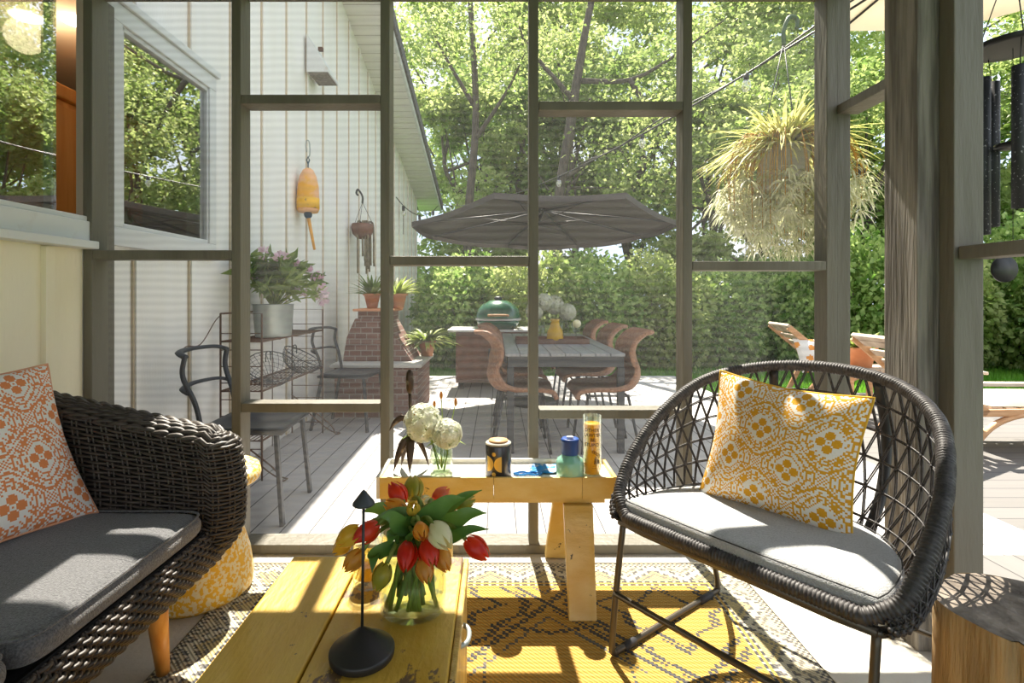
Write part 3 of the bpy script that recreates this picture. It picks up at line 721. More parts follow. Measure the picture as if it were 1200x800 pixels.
def flowerball(c, r, m, n=260, seed=1, s_=.016):
    rr = random.Random(seed); g = MB()
    for i in range(n):
        d = Vector((rr.gauss(0, 1), rr.gauss(0, 1), rr.gauss(0, 1))).normalized(); p = Vector(c)+d*r*rr.uniform(.80, 1.03)
        a = d.orthogonal().normalized(); b2 = d.cross(a); t0 = rr.uniform(0, PI)
        for k in range(4):
            t = t0+k*PI/2; q = a*math.cos(t)+b2*math.sin(t); w = a*math.cos(t+PI/2)+b2*math.sin(t+PI/2)
            g.add([p, p+q*s_*.6+w*s_*.45+d*s_*.15, p+q*s_*1.1+d*s_*.05, p+q*s_*.6-w*s_*.45+d*s_*.15], [(0, 1, 2, 3)], False)
    g2 = MB().ball(c, r*.72, n=12, m=8)
    return g, g2
def hydrangea(name, base, head, r, label, m='petalwhite', seed=1, s_=.016, n=260, leaves=True, group=None, parts=True):
    e = thing(name, label, 'flower', base, 0, group)
    h = Vector(head)-Vector(base); g, g2 = flowerball(h, r, m, n, seed, s_)
    g.build('bloom', m, e); 
    MB().tube(bez([(0, 0, 0), h*.5+Vector((.006, .004, 0)), h*.93], 5), .0032, 6).build('stem', 'stem', e)
    if leaves:
        g = MB(); p = h*.72
        for a in (0.4, 3.3): g.blade([p, p+Vector((math.cos(a)*r*.7, math.sin(a)*r*.7, .01)), p+Vector((math.cos(a)*r*1.4, math.sin(a)*r*1.4, -.01))], r*.75)
        g.build('leaf', 'leafB', e)
    return e
for i, (x, y, h, lb) in enumerate(((.40, 5.02, .17, 'clear glass vase nearer the middle of the dining table'), (.58, 5.10, .20, 'taller clear glass vase on the right of the dining table'))):
    v = thing('glass_vase', lb, 'vase', (x, y, TZ), 0, 'glass vases on the dining table')
    MB().lathe([(0, .004), (.055, 0), (.06, .01), (.06, h), (.056, h), (.055, .015), (0, .012)], (0, 0, 0), 24).build('glass', 'vase_glass', v)
hn = 0
for (x, y, z, r, lb) in ((.36, 5.02, .27, .085, 'pale hydrangea head at the left in the dining table vase'), (.45, 5.0, .36, .08, 'tallest pale hydrangea head in the dining table vase'), (.56, 5.12, .33, .09, 'pale hydrangea head above the taller dining table vase'),
                         (.68, 5.08, .26, .08, 'pale hydrangea head drooping at the right over the dining table')):
    hn += 1
    hydrangea('hydrangea', (lerp(x, .40 if x < .5 else .58, .75), 5.02 if x < .5 else 5.10, TZ+.02), (x, y, TZ+z), r, lb, seed=hn, s_=.022, n=200, group='hydrangeas on the dining table', leaves=False)
e = thing('stemmed_glass', 'stemmed glass with a slice of citrus on the dining table tray', 'glass', (.70, 4.66, TZ+.013))
MB().lathe([(0, 0), (.035, 0), (.005, .006), (.005, .07), (.03, .09), (.042, .13), (.038, .17), (.036, .17), (.039, .13), (.028, .094), (0, .08)], (0, 0, 0), 20).build('bowl', 'vase_glass', e)
s_ = MB().lathe([(0, -.004), (.036, -.004), (.036, .004), (0, .004)], (0, 0, 0), 20); s_.xf(Matrix.Translation((.0, -.045, .16)) @ Matrix.Rotation(PI/2, 4, 'X')); s_.build('citrus_slice', mat('citrus', (.72, .66, .30), .4, col2=(.86, .82, .6), scale=30), e)

# --- kamado grill in its cart
e = thing('grill_cart', 'red-brown cart with pale metal top behind the dining table', 'cart', (.02, 6.75, DZ))
MB().box(-.52, .42, -.28, .30, .08, .70).build('body', 'brownwood', e, bevel=.01)
MB().box(-.62, -.25, -.33, .35, .705, .735).box(.25, .50, -.33, .35, .705, .735).box(-.25, .25, -.33, -.25, .705, .735).build('top', 'metaltop', e, bevel=.005)
for i, x in enumerate((-.50, -.03)):
    d = MB().box(x, x+.44, -.30, -.281, .12, .66).build('door', 'brownwood', e, bevel=.006); MB().box(x+.38-(.34 if i else 0), x+.40-(.34 if i else 0), -.33, -.301, .34, .50).build('handle', 'darkmetal', d)
for x in (-.46, .36):
    for y in (-.22, .24): MB().lathe([(0, 0), (.035, 0), (.035, .07), (0, .08)], (x, y, 0), 12).build('caster', 'rubber', e)
e = thing('kamado_grill', 'dark green domed ceramic grill set in the brown cart', 'grill', (.02, 6.77, DZ+.70))
MB().lathe([(.0, .002), (.20, .002), (.27, .10), (.28, .125), (.0, .13)], (0, 0, .006), 32).build('base', 'greenceramic', e)
MB().lathe([(.283, 0), (.283, .04), (.26, .12), (.20, .19), (.11, .235), (0, .245)], (0, 0, .15), 36).build('dome', 'greenceramic', e)
MB().lathe([(.286, 0), (.292, .004), (.292, .02), (.286, .024)], (0, 0, .138), 36).build('band', 'metaltop', e)
MB().lathe([(0, 0), (.05, 0), (.055, .03), (.03, .045), (0, .045)], (0, 0, .392), 16).build('vent_cap', 'darkmetal', e)
MB().tube(bez([(-.12, -.27, .20), (-.10, -.36, .21), (.10, -.36, .21), (.12, -.27, .20)], 6), .013, 8).build('handle', 'teak', e)

# --- brick fireplace beside the house with its plants
e = thing('brick_fireplace', 'stepped brown brick outdoor fireplace against the white house wall', 'fireplace', (-1.10, 5.3, DZ))
MB().box(-.42, .36, -.35, .55, 0, .47).build('base', 'brick', e, bevel=.006)
MB().box(-.45, .40, -.39, .59, .471, .505).build('ledge', mat('pale_stone_cap', (.56, .54, .50), .8), e, bevel=.008)
MB().prism([(-.40, .506), (.28, .506), (.12, .74), (.02, .92), (-.28, .92), (-.36, .74)], -.15, .45, 'y').build('hood', 'brick', e, bevel=.005)
MB().box(-.26, .06, -.12, .30, .921, .99).build('chimney', 'brick', e, bevel=.006)
MB().box(-.30, .10, -.16, .34, .991, 1.015).build('cap', M['terracotta'], e, bevel=.006)
def spiky(e, name, n, L, w, m, droop=.5, z0=.0, up=1.0, seed=3, rad=.03):
    rr = random.Random(seed); g = MB()
    for i in range(n):
        a = rr.uniform(0, 2*PI); l = L*rr.uniform(.65, 1.1); el = rr.uniform(.25, 1.0)*up
        pts = []
        for k in range(7):
            t = k/6; r = rad+l*t*math.cos(el)*(1+.2*t); z = z0+l*(t*math.sin(el)*1.1-droop*t*t*.8)
            pts.append((r*math.cos(a), r*math.sin(a), z))
        g.blade(pts, w)
    return g.build(name, m, e)
def potprof(r0, r1, h, t=.012): return [(0, 0), (r0, 0), (r1, h), (r1+.012, h), (r1+.012, h+.02), (r1-t, h+.02), (r0-t+.0, .02), (0, .02)]
def pot_plant(name, loc, label, cat, r0, r1, h, potm, fm, n, L, w, droop=.5, up=1.0, seed=3, soil=True):
    e = thing(name, label, cat, loc)
    MB().lathe(potprof(r0, r1, h), (0, 0, 0), 28).build('pot', potm, e)
    MB().lathe([(0, h-.02), (r1-.014, h-.02)], (0, 0, 0), 20).build('soil', mat('soil', (.05, .035, .025), .95), e)
    spiky(e, 'foliage', n, L, w, fm, droop, h-.01, up, seed, r1*.2)
    return e
pot_plant('potted_agave', (-1.03, 5.45, DZ+1.016), 'spiky agave in a terracotta pot on top of the brick chimney', 'plant', .07, .10, .13, 'terracotta', 'leafD', 60, .32, .03, .35, 1.1, 5)
pot_plant('potted_fern', (-.74, 5.62, DZ+.506), 'bright yellow-green fern in a clay pot on the brick ledge', 'plant', .06, .085, .14, 'terracotta', 'leafD', 120, .32, .035, .55, 1.0, 6)
pot_plant('potted_agave', (-1.27, 5.40, DZ+1.016), 'dark spiky plant at the left on top of the brick chimney', 'plant', .05, .08, .13, 'terracotta', 'leafB', 60, .28, .03, .3, 1.3, 7)
# --- flat parasol / canopy at the top right
e = thing('cream_parasol', 'cream canvas parasol seen from below at the top right', 'parasol', (2.75, 2.75, DZ+.20))
g = MB(); ap = Vector((0, 0, 3.15)); rz_ = 2.78
def rp(i, f=1): a = PI/8+i*PI/4; return Vector((1.0*f*math.cos(a), 1.0*f*math.sin(a), rz_))
for i in range(8): g.grid(lambda u, v, i=i: tuple(lerp(lerp(rp(i), rp(i+1), u), ap, v)), 6, 6)
g.build('canopy', 'creamcanvas', e, solid=.003)
for i in range(8): MB().tube([rp(i, .98)-Vector((0, 0, .012)), ap-Vector((0, 0, .03))], .008, 6).build('rib', 'black', e)
MB().tube([(1.5, 0, -.15), (1.5, 0, 3.1), (1.4, 0, 3.28), (0, 0, 3.30), (0, 0, 3.14)], .03, 12).build('pole', 'darkmetal', e)
MB().lathe([(0, 0), (.24, 0), (.24, .04), (.04, .07), (.03, .2), (0, .2)], (1.5, 0, -.199), 28).build('base', 'darkmetal', e)

# --- bracket above, string lights
def catenary(a, b, sag, n=40): 
    a = Vector(a); b = Vector(b); return [lerp(a, b, i/n)-Vector((0, 0, sag*4*(i/n)*(1-i/n))) for i in range(n+1)]
lp = catenary((-1.20, 11.8, 3.12), (2.05, 2.75, 2.70), .36)
e = thing('string_lights', 'black cable of string lights running from the house roof end to the porch corner', 'string lights', (0, 0, 0))
MB().tube(lp, .007, 6).build('cable', 'black', e)
MB().tube([p+Vector((.02*math.sin(i*.9), 0, .02+.02*math.cos(i*.9))) for i, p in enumerate(lp[26:])], .006, 6).build('support_wire', 'black', e)
bulbm = thinglass('bulb_glass', (.95, .93, .85), .25)
for i in (3, 10, 17, 24, 31, 36):
    p = lp[i]
    bb = MB().lathe([(0, -.13), (.02, -.12), (.032, -.09), (.026, -.055), (.014, -.04)], tuple(p), 14).build('bulb', bulbm, e)
    MB().lathe([(.014, -.045), (.018, -.04), (.018, -.005), (0, 0)], tuple(p), 12).build('socket', 'black', bb)
lp2 = catenary((-1.69, 8.9, 2.75), (-1.24, 11.2, 3.0), .25, 14)
e = thing('string_lights', 'short swag of string lights under the white house roof overhang', 'string lights', (0, 0, 0))
MB().tube(lp2, .008, 6).build('cable', 'black', e)
for i in (2, 7, 12):
    p = lp2[i]; bb = MB().lathe([(0, -.19), (.03, -.17), (.042, -.13), (.02, -.08)], tuple(p), 12).build('bulb', bulbm, e); MB().lathe([(.022, -.09), (.026, -.08), (.026, -.005), (0, 0)], tuple(p), 10).build('socket', 'black', bb)
MB().tube([tuple(lp2[2]), tuple(lp2[2]-Vector((0, 0, .5)))], .006, 5).build('drop_wire', 'black', e)

# --- wall things
e = thing('exhaust_hood', 'white wedge-shaped metal hood high on the white house wall', 'vent', (-1.695, 4.72, 3.08))
MB().prism([(0, 0), (.19, 0), (.19, .03), (0, .34)], 0, .31, 'y').build('cover', 'trimwhite', e)
MB().box(.01, .18, .01, .30, -.006, -.001).build('grille', mat('grille_grey', (.12, .10, .09), .8, col2=(.3, .27, .24), scale=60), e)
MB().box(.06, .10, .12, .16, .25, .28).build('clip', 'rust', e)
e = thing('buoy', 'yellow and pink weathered float hanging on the white house wall', 'buoy', (-1.625, 4.56, 1.80))
MB().lathe([(.0, 0), (.082, 0), (.09, .02), (.092, .12), (.088, .22), (.07, .31), (.042, .365), (.02, .38), (0, .38)], (0, 0, 0), 32).build('body', 'buoyyellow', e)
MB().lathe([(.0925, .03), (.094, .03), (.094, .12), (.0925, .12)], (0, 0, 0), 32).build('band', mat('bright_yellow', (.85, .45, .01), .5, col2=(.16, .10, .05), scale=16, lo=.62, hi=.66), e)
MB().ball((0, 0, -.02), .035).build('knot', mat('blue_rope', (.02, .06, .11), .8), e)
MB().tube([(0, 0, -.03), (.045, .03, -.32)], [.016, .011], 8).build('stick', mat('orange_stick', (.75, .36, .06), .6), e)
MB().tube([(0, 0, .37), (0, 0, .42), (.012, 0, .45), (0, 0, .48), (-.012, 0, .45), (0, 0, .42)], .006, 6).build('ring', mat('blue_rope2', (.03, .08, .12), .7), e)
MB().tube(bez([(0, 0, .47), (.015, 0, .50), (.012, 0, .60), (-.01, 0, .62), (-.02, 0, .58), (-.012, 0, .52)], 5), .005, 6).build('clip', 'galv', e)
e = thing('hanging_planter', 'small round wall planter with trailing stems on a hook, on the white house wall', 'planter', (-1.56, 6.15, 1.80))
MB().tube(bez([(0, 0, .36), (0, 0, .44), (-.05, 0, .52), (-.07, 0, .48), (-.05, 0, .45)], 6), .012, 6).build('hook', 'black', e)
for a in (0, 2.1, 4.2): MB().tube([(0, 0, .37), (.12*math.cos(a), .12*math.sin(a), .12)], .003, 5).build('wire', 'darkmetal', e)
MB().lathe([(0, -.06), (.06, -.05), (.11, .0), (.13, .08), (.12, .12), (.10, .12), (0, .09)], (0, 0, 0), 24).build('bowl', 'brownwood', e)
g = MB(); rr = random.Random(4)
for i in range(11):
    a = rr.uniform(-2.2, 2.2); r1 = rr.uniform(.10, .16); L = rr.uniform(.2, .48)
    ex = (math.cos(a)*.10, math.sin(a)*r1+.06, 0)
    g.tube(bez([(0, 0, .11), (ex[0]*.9, ex[1]*.8, .15), (ex[0]*1.1, ex[1]*1.3, .05), (ex[0]*1.15, ex[1]*1.45+rr.uniform(-.03, .03), -L)], 5), .011, 6)
g.build('trailing_stems', mat('dry_stems', (.16, .14, .09), .8, col2=(.3, .24, .16), scale=20), e)

# --- wire rack along the wall
e = thing('wire_rack', 'rusty wire shelf stand along the white house wall', 'rack', (-1.55, 3.2, DZ))
LX, RX = -.12, .13; L = 1.12
def wire(pts, name='frame', r=.005, closed=False, par=e): return MB().tube(pts, r, 6, closed=closed).build(name, 'rust', par)
for y in (0, L):
    wire([(LX, y, .02), (LX, y, 1.03), (RX, y, 1.03), (RX, y, .02)], 'end_frame', .006)
wire([(LX, 0, 1.03), (LX, L, 1.03)], 'top_bar', .006)
for i, z in enumerate((.86, .56, .26)):
    g = MB(); g.tube([(LX-.0, 0, z), (RX, 0, z), (RX, L, z), (LX, L, z)], .006, 6, closed=True)
    for k in range(1, 9): x = LX+(RX-LX)*k/9; g.tube([(x, 0, z), (x, L, z)], .0028, 4)
    for k in range(1, 4): g.tube([(LX, L*k/4, z-.006), (RX, L*k/4, z-.006)], .004, 5)
    g.build('shelf', 'rust', e)
g = MB()
for y in (0, L):
    for k in range(9): g.tube([(LX, y, .11+k*.1), (RX, y, .11+k*.1)], .003, 4)
for y in (.37, .74):
    g.tube([(LX, y, .02), (LX, y, 1.03)], .004, 5)
g.build('crosswires', 'rust', e)
for y in (.0, L-.02):
    MB().tube(bez([(LX, y, .34), (RX+.05, y+.02, .10), (RX+.10, y+.03, .012), (RX+.13, y+.06, .012), (RX+.10, y+.08, .012), (RX+.02, y+.06, .05), (LX, y+.03, .30)], 5), .005, 6).build('foot', 'rust', e)
MB().tube(bez([(LX, -.0, 1.02), (LX-.02, -.03, .98), (LX-.03, -.16, .86), (LX-.03, -.3, .86), (LX-.03, -.34, .83)], 5), .003, 5).build('loose_wire', 'rust', e)
# zinc planter with flowers
e = thing('zinc_planter', 'oval zinc tub of pink-flowered shrub on the top shelf of the wire rack', 'planter', (-1.50, 3.56, DZ+.868))
MB().lathe([(0, 0), (.145, 0), (.15, .03), (.165, .21), (.172, .215), (.158, .215), (.14, .02), (0, .02)], (0, 0, 0), 32, sx=.72, sy=1.05).build('tub', 'galv', e)
rr = random.Random(12); g = MB(); st = MB(); pk = MB()
for i in range(34):
    a = rr.uniform(0, 2*PI); el = rr.uniform(.45, 1.35); l = rr.uniform(.22, .44)
    tip = Vector((math.cos(a)*math.cos(el)*l*.75, math.sin(a)*math.cos(el)*l*1.35, .20+l*math.sin(el)*.85))
    tip.x = max(tip.x, -.09)
    if i == 0: tip = Vector((.12, .62, .26))
    if i == 1: tip = Vector((.15, .50, .30))
    st.tube(bez([(0, 0, .18), tip*.5+Vector((0, 0, .12)), tip], 4), .005, 5)
    for k in range(16):
        t = rr.uniform(.45, 1.0); p = lerp(Vector((0, 0, .2)), tip, t); p.z += .12*(1-t)
        d = Vector((rr.gauss(0, 1), rr.gauss(0, 1), rr.gauss(.2, .5))); g.leaf(p, d, rr.uniform(.08, .14), .042)
    if i in (0, 1) or rr.random() < .4:
        for k in range(34 if i < 2 else 14):
            d = Vector((rr.gauss(0, 1), rr.gauss(0, 1), rr.gauss(.2, 1))).normalized(); pk.leaf(tip+d*.02, d, .055 if i < 2 else .04, .035)
g.build('foliage', 'leafB', e); st.build('stems', 'stem', e); pk.build('blossoms', 'petalpink', e)
# wire bowls
def wirebowl(c, r, ry, label, tilt):
    e = thing('wire_bowl', label, 'bowl', c, 0, 'wire bowls on the rack'); g = MB()
    def sp(a, t): return Vector((r*math.sin(t)*math.cos(a), r*math.sin(t)*math.sin(a), r*.85*(1-math.cos(t))))
    for k in range(1, 9):
        t = k/8*PI*.5; g.tube([sp(2*PI*j/24, t) for j in range(24)], .0016 if k < 8 else .004, 4, closed=True)
    for j in range(24): g.tube([sp(2*PI*j/24+t*.4, t) for t in [q/8*PI*.5 for q in range(9)]], .0016, 4)
    g.xf(Matrix.Rotation(tilt[0], 4, 'X') @ Matrix.Rotation(tilt[1], 4, 'Y')); g.build('mesh', 'darkmetal', e)
    h = MB().tube(bez([(0, -.04+ry, r*.85), (0, -.03+ry, r*.85+.06), (0, .03+ry, r*.85+.06), (0, .04+ry, r*.85)], 5), .004, 6)
    h.build('handle', 'darkmetal', e)
    return e
wirebowl((-1.52, 3.52, DZ+.575), .15, 0, 'left round wire mesh bowl on the middle shelf of the wire rack', (.5, .35))
wirebowl((-1.52, 3.98, DZ+.575), .15, 0, 'right round wire mesh bowl on the middle shelf of the wire rack', (-.5, .35))

# --- metal chairs by the wall (front = +x)
def metal_chair():
    e = thing('metal_chair', 'x', 'chair', (0, 0, 0), 0, 'dark metal chairs by the house wall')
    g = MB(); 
    def seat(u, v):
        x = -.20+.42*u; y = (v-.5)*(.43-.05*(1-u)); return (x, y, .465-.018*math.sin(PI*u)*math.sin(PI*v))
    g.grid(seat, 10, 10).build('seat', 'darkmetal', e, solid=.022)
    MB().tube([(-.21, -.20, .455), (.22, -.215, .455), (.22, .215, .455), (-.21, .20, .455)], .012, 6, closed=True).build('seat_rim', 'darkmetal', e)
    for s_ in (-1, 1):
        MB().bar((.19, s_*.20, .455), (.23, s_*.225, 0), .034, .020, (1, 0, 0)).build('leg', 'darkmetal', e, bevel=.004)
        MB().bar((-.18, s_*.19, .455), (-.27, s_*.215, 0), .034, .020, (1, 0, 0)).build('leg', 'darkmetal', e, bevel=.004)
    for s_ in (-1, 1):
        MB().tube(bez([(-.17, s_*.20, .455), (-.20, s_*.205, .60), (-.25, s_*.225, .74), (-.24, s_*.225, .84)], 6), [.017]*19, 8, flat=.7).build('back_post', 'darkmetal', e)
    for z, rr_ in ((.84, .020), (.66, .017)):
        k = -.24 if z > .7 else -.222
        MB().tube(bez([(k+.0, -.225, z-.005), (k-.05, -.18, z+.012), (k-.085, 0, z+.016), (k-.05, .18, z+.012), (k, .225, z-.005)], 6), rr_, 8, flat=.55).build('back_rail', 'darkmetal', e)
    return e
mc = metal_chair(); mc.location = (-1.30, 2.83, DZ); mc.rotation_euler = (0, 0, .05); mc['label'] = 'dark metal chair nearest, in front of the wire rack'
o = dup(mc, (-1.28, 4.66, DZ), -.12, 'dark metal chair beyond the wire rack, near the brick fireplace')

# --- hanging spider plant
HP = Vector((1.52, 2.80, 1.62))
e = thing('hanging_spider_plant', 'big spider plant spilling from a hanging pot outside the screens', 'plant', tuple(HP))
MB().lathe([(0, 0), (.085, 0), (.10, .02), (.125, .20), (.135, .205), (.115, .205), (.085, .02), (0, .02)], (0, 0, .02), 30).build('pot', 'potwhite', e)
MB().tube(bez([(0, 0, .78), (.0, 0, .86), (.03, 0, .93), (.07, 0, .92), (.07, 0, .87)], 6), .011, 8).build('hook', mat('green_hook', (.05, .10, .04), .5), e)
for a in (.5, 2.6, 4.7): MB().tube([(.12*math.cos(a), .12*math.sin(a), .22), (0, 0, .80)], .003, 5).build('hanger_wire', 'darkmetal', e)
rr = random.Random(21); g = MB()
for i in range(520):
    a = rr.uniform(0, 2*PI); l = rr.uniform(.24, .50); el = rr.uniform(.15, 1.45); dr = rr.uniform(.35, .8)
    pts = [((.03+l*t*math.cos(el))*math.cos(a), (.03+l*t*math.cos(el))*math.sin(a), .21+l*(t*math.sin(el)-dr*t*t)) for t in (0, .2, .4, .6, .8, 1)]
    g.blade(pts, rr.uniform(.012, .02))
g.build('strap_leaves', 'spider', e)
g = MB(); bp_ = []
for i in range(150):
    a = rr.uniform(0, 2*PI); r1 = rr.uniform(.10, .36); L = rr.uniform(.08, .46)*(1-.55*(r1/.40)**2)+.0
    end = Vector((math.cos(a)*r1, math.sin(a)*r1, .22-L-.08)); bp_.append(end)
    g.tube(bez([(math.cos(a)*.04, math.sin(a)*.04, .22), (math.cos(a)*r1*.7, math.sin(a)*r1*.7, .29), (math.cos(a)*r1*1.0, math.sin(a)*r1*1.0, .12), end], 4), .0022, 4)
g.build('runners', 'runner', e)
g = MB()
for c in bp_:
    for rep in range(2):
        c2 = c+Vector((rr.gauss(0, .02), rr.gauss(0, .02), rr.gauss(0, .03)))
        for k in range(13):
            a = rr.uniform(0, 2*PI); l = rr.uniform(.05, .10); el = rr.uniform(-.4, 1.1)
            pts = [c2+Vector((l*t*math.cos(el)*math.cos(a), l*t*math.cos(el)*math.sin(a), l*(t*math.sin(el)-.9*t*t))) for t in (0, .35, .7, 1)]
            g.blade(pts, .010)
g.build('plantlets', 'spiderpale', e)

# --- wind chime outside the right-hand screens
e = thing('wind_chime', 'black wind chime with speckled tubes hanging outside the right-hand screens', 'wind chime', (1.62, 1.66, 1.90))
spk = mat('speckled_black_tube', (.035, .035, .04), .5, col2=(.5, .5, .5), scale=150, lo=.64, hi=.68)
MB().lathe([(.085, 0), (.105, 0), (.105, .014), (.085, .014)], (0, 0, -.05), 40).build('ring', 'black', e)
for k, (x, y, l) in enumerate(((-.037, -.06, .43), (.014, -.07, .44), (-.062, .036, .50), (.062, .03, .40), (.0, .07, .47))):
    t = MB().lathe([(.020, 0), (.020, -l), (.017, -l), (.017, 0)], (x, y, -.13), 20).build('tube', spk, e)
    MB().tube([(x, y, -.13), (x*1.2, y*1.2, -.045)], .0015, 4).build('cord', 'black', t)
for a in (0, 2.1, 4.2): MB().tube([(.09*math.cos(a), .09*math.sin(a), -.04), (0, 0, .25)], .0018, 4).build('cord', 'black', e)
MB().tube([(0, 0, .25), (0, 0, .70)], .002, 5).build('hanging_cord', 'black', e)
MB().tube([(0, 0, -.04), (0, 0, -.66)], .0012, 4).build('clapper_cord', 'black', e)
MB().lathe([(0, 0), (.045, 0), (.045, .012), (0, .012)], (0, 0, -.36), 24).build('striker', 'black', e)
s_ = MB().lathe([(0, -.003), (.040, -.003), (.040, .003), (0, .003)], (0, 0, 0), 28); s_.xf(Matrix.Translation((-.075, -.05, -.745)) @ Matrix.Rotation(PI/2, 4, 'X')); s_.build('wind_sail', 'black', e)

# --- loungers on the right (front = +x, head back at -x)
def lounger(label, loc, rz, cushion, arms=True):
    e = thing('wooden_lounger', label, 'lounger', loc, rz, 'teak loungers on the right-hand deck'); hz = .30
    for s_ in (-1, 1):
        MB().bar((-.05, s_*.29, hz), (-.62, s_*.29, hz+.50), .028, .06).build('back_rail', 'teak', e, bevel=.004)
        MB().tube(bez([(-.18, s_*.29, .02), (.0, s_*.29, .22), (.25, s_*.29, .30), (.6, s_*.29, .28), (.85, s_*.29, .16), (.95, s_*.29, .02)], 8), .03, 8, flat=.6).build('curved_leg', 'teak', e)
        MB().bar((-.25, s_*.29, hz), (.85, s_*.29, hz+.03), .028, .05).build('side_rail', 'teak', e, bevel=.004)
        MB().bar((-.28, s_*.29, .30), (-.42, s_*.29, 0), .028, .05).build('leg', 'teak', e, bevel=.004)
        if arms:
            a = MB().box(-.22, .42, s_*.29-.04, s_*.29+.04, .50, .525).build('armrest', 'weathered', e, bevel=.006)
            MB().bar((.30, s_*.29, .30), (.32, s_*.29, .50), .028, .04).build('arm_support', 'teak', a)
            MB().bar((-.18, s_*.29, .38), (-.20, s_*.29, .50), .028, .04).build('arm_support', 'teak', a)
    for k in range(6):
        t = (k+.5)/6; x = lerp(-.07, -.61, t); z = lerp(hz+.02, hz+.50, t)
        d = Vector((-.57, 0, .50)).normalized()
        MB().bar(Vector((x, -.27, z))-d*0, Vector((x, .27, z)), .075, .016, (d.z, 0, -d.x)).build('back_slat', 'weathered', e, bevel=.003)
    MB().bar((-.61, -.30, hz+.51), (-.61, .30, hz+.51), .05, .03, (.66, 0, .75)).build('head_rail', 'weathered', e, bevel=.004)
    for k in range(9): x = 0+.1*k; MB().box(x, x+.075, -.27, .27, hz+.026, hz+.044).build('seat_slat', 'weathered', e, bevel=.003)
    if cushion:
        MB().grid(lambda u, v: (.0+.86*u, (v-.5)*.54, hz+.05+.055*(1-(2*u-1)**8)*(1-(2*v-1)**8)), 16, 10).build('cushion', 'creamcanvas', e)
        MB().grid(lambda u, v: (.0+.86*u, (v-.5)*.54, hz+.05), 4, 4).build('cushion_underside', 'creamcanvas', e)
    return e
lounger('slatted teak lounger with a printed pillow on the far deck', (3.86, 6.0, DZ), -.15, False, False)
lounger('nearer teak lounger with a thick cream cushion, outside the side screen', (3.55, 4.05, DZ), -.05, True)
def softbox(w, h, t, nu=24, nv=20, cfn=None, pinch=.06, g=None):
    """a pillow: w wide (x), h high (z), t thick (y); front (-y) and back"""
    g = g or MB()
    def pt(u, v, s_):
        x = (u*2-1); z = (v*2-1)
        e_ = 1-pinch*(1-abs(z)**1.6)*1.0; e2 = 1-pinch*(1-abs(x)**1.6)
        px_ = x*w/2*e_; pz = z*h/2*e2
        th = t/2*((1-abs(x)**2.0)*(1-abs(z)**2.0))**.5
        return (px_, -s_*th, pz)
    g.grid(lambda u, v: pt(u, v, 1), nu, nv, True, cfn); g.grid(lambda u, v: pt(1-u, v, 1*-1), nu, nv, True, cfn)
    return g, pt
e = thing('printed_pillow', 'white pillow with orange leaf print on the slatted teak lounger', 'pillow', (3.47, 5.72, DZ+.50))
def leafpat(i, j):
    k = math.sin(i*.55+j*.25)*math.cos(j*.5-i*.18); return (.75, .30, .05) if k > .45 else (.80, .77, .72)
g, _ = softbox(.44, .40, .16, 26, 24, leafpat); g.xf(Matrix.Rotation(-.5, 4, 'X')); g.build('cover', vcmat('print_cloth'), e)
pot_plant('potted_plant', (3.45, 5.02, DZ+.47), 'terracotta pot of leafy plant with pink flower on a low table beyond the loungers', 'plant', .09, .13, .17, 'terracotta', 'leafD', 90, .22, .04, .3, 1.2, 9)
e = thing('low_table', 'low teak table carrying the terracotta pot', 'table', (3.45, 5.02, DZ))
g = MB()
for k in range(5): g.box(-.25+.1*k, -.16+.1*k, -.2, .2, .445, .468)
g.build('tabletop', 'weathered', e)
for x in (-.2, .2):
    for y in (-.16, .16): MB().box(x-.02, x+.02, y-.02, y+.02, 0, .444).build('leg', 'teak', e)

# plants on the inside window sill
e = thing('sill', 'white inner sill of the far house window', 'sill', (0, 0, 0)); e.name = 'window_sill'; e['kind'] = 'structure'
MB().box(WX-TH-.16, WX-TH-.001, 2.42, 3.16, 1.33, 1.36).build('board', 'trimwhite', e)
pot_plant('potted_plant', (-1.935, 2.74, 1.361), 'small green spider plant standing inside the far house window', 'plant', .03, .04, .06, 'potwhite', 'leafA', 40, .17, .012, .4, 1.2, 15)
o = pot_plant('potted_plant', (-1.935, 2.98, 1.361), 'small purple-leaved plant standing inside the far house window', 'plant', .03, .04, .06, 'potwhite', leafmat('purple_leaves', (.12, .03, .07), (.28, .10, .18), .3), 46, .15, .03, .4, 1.2, 16)
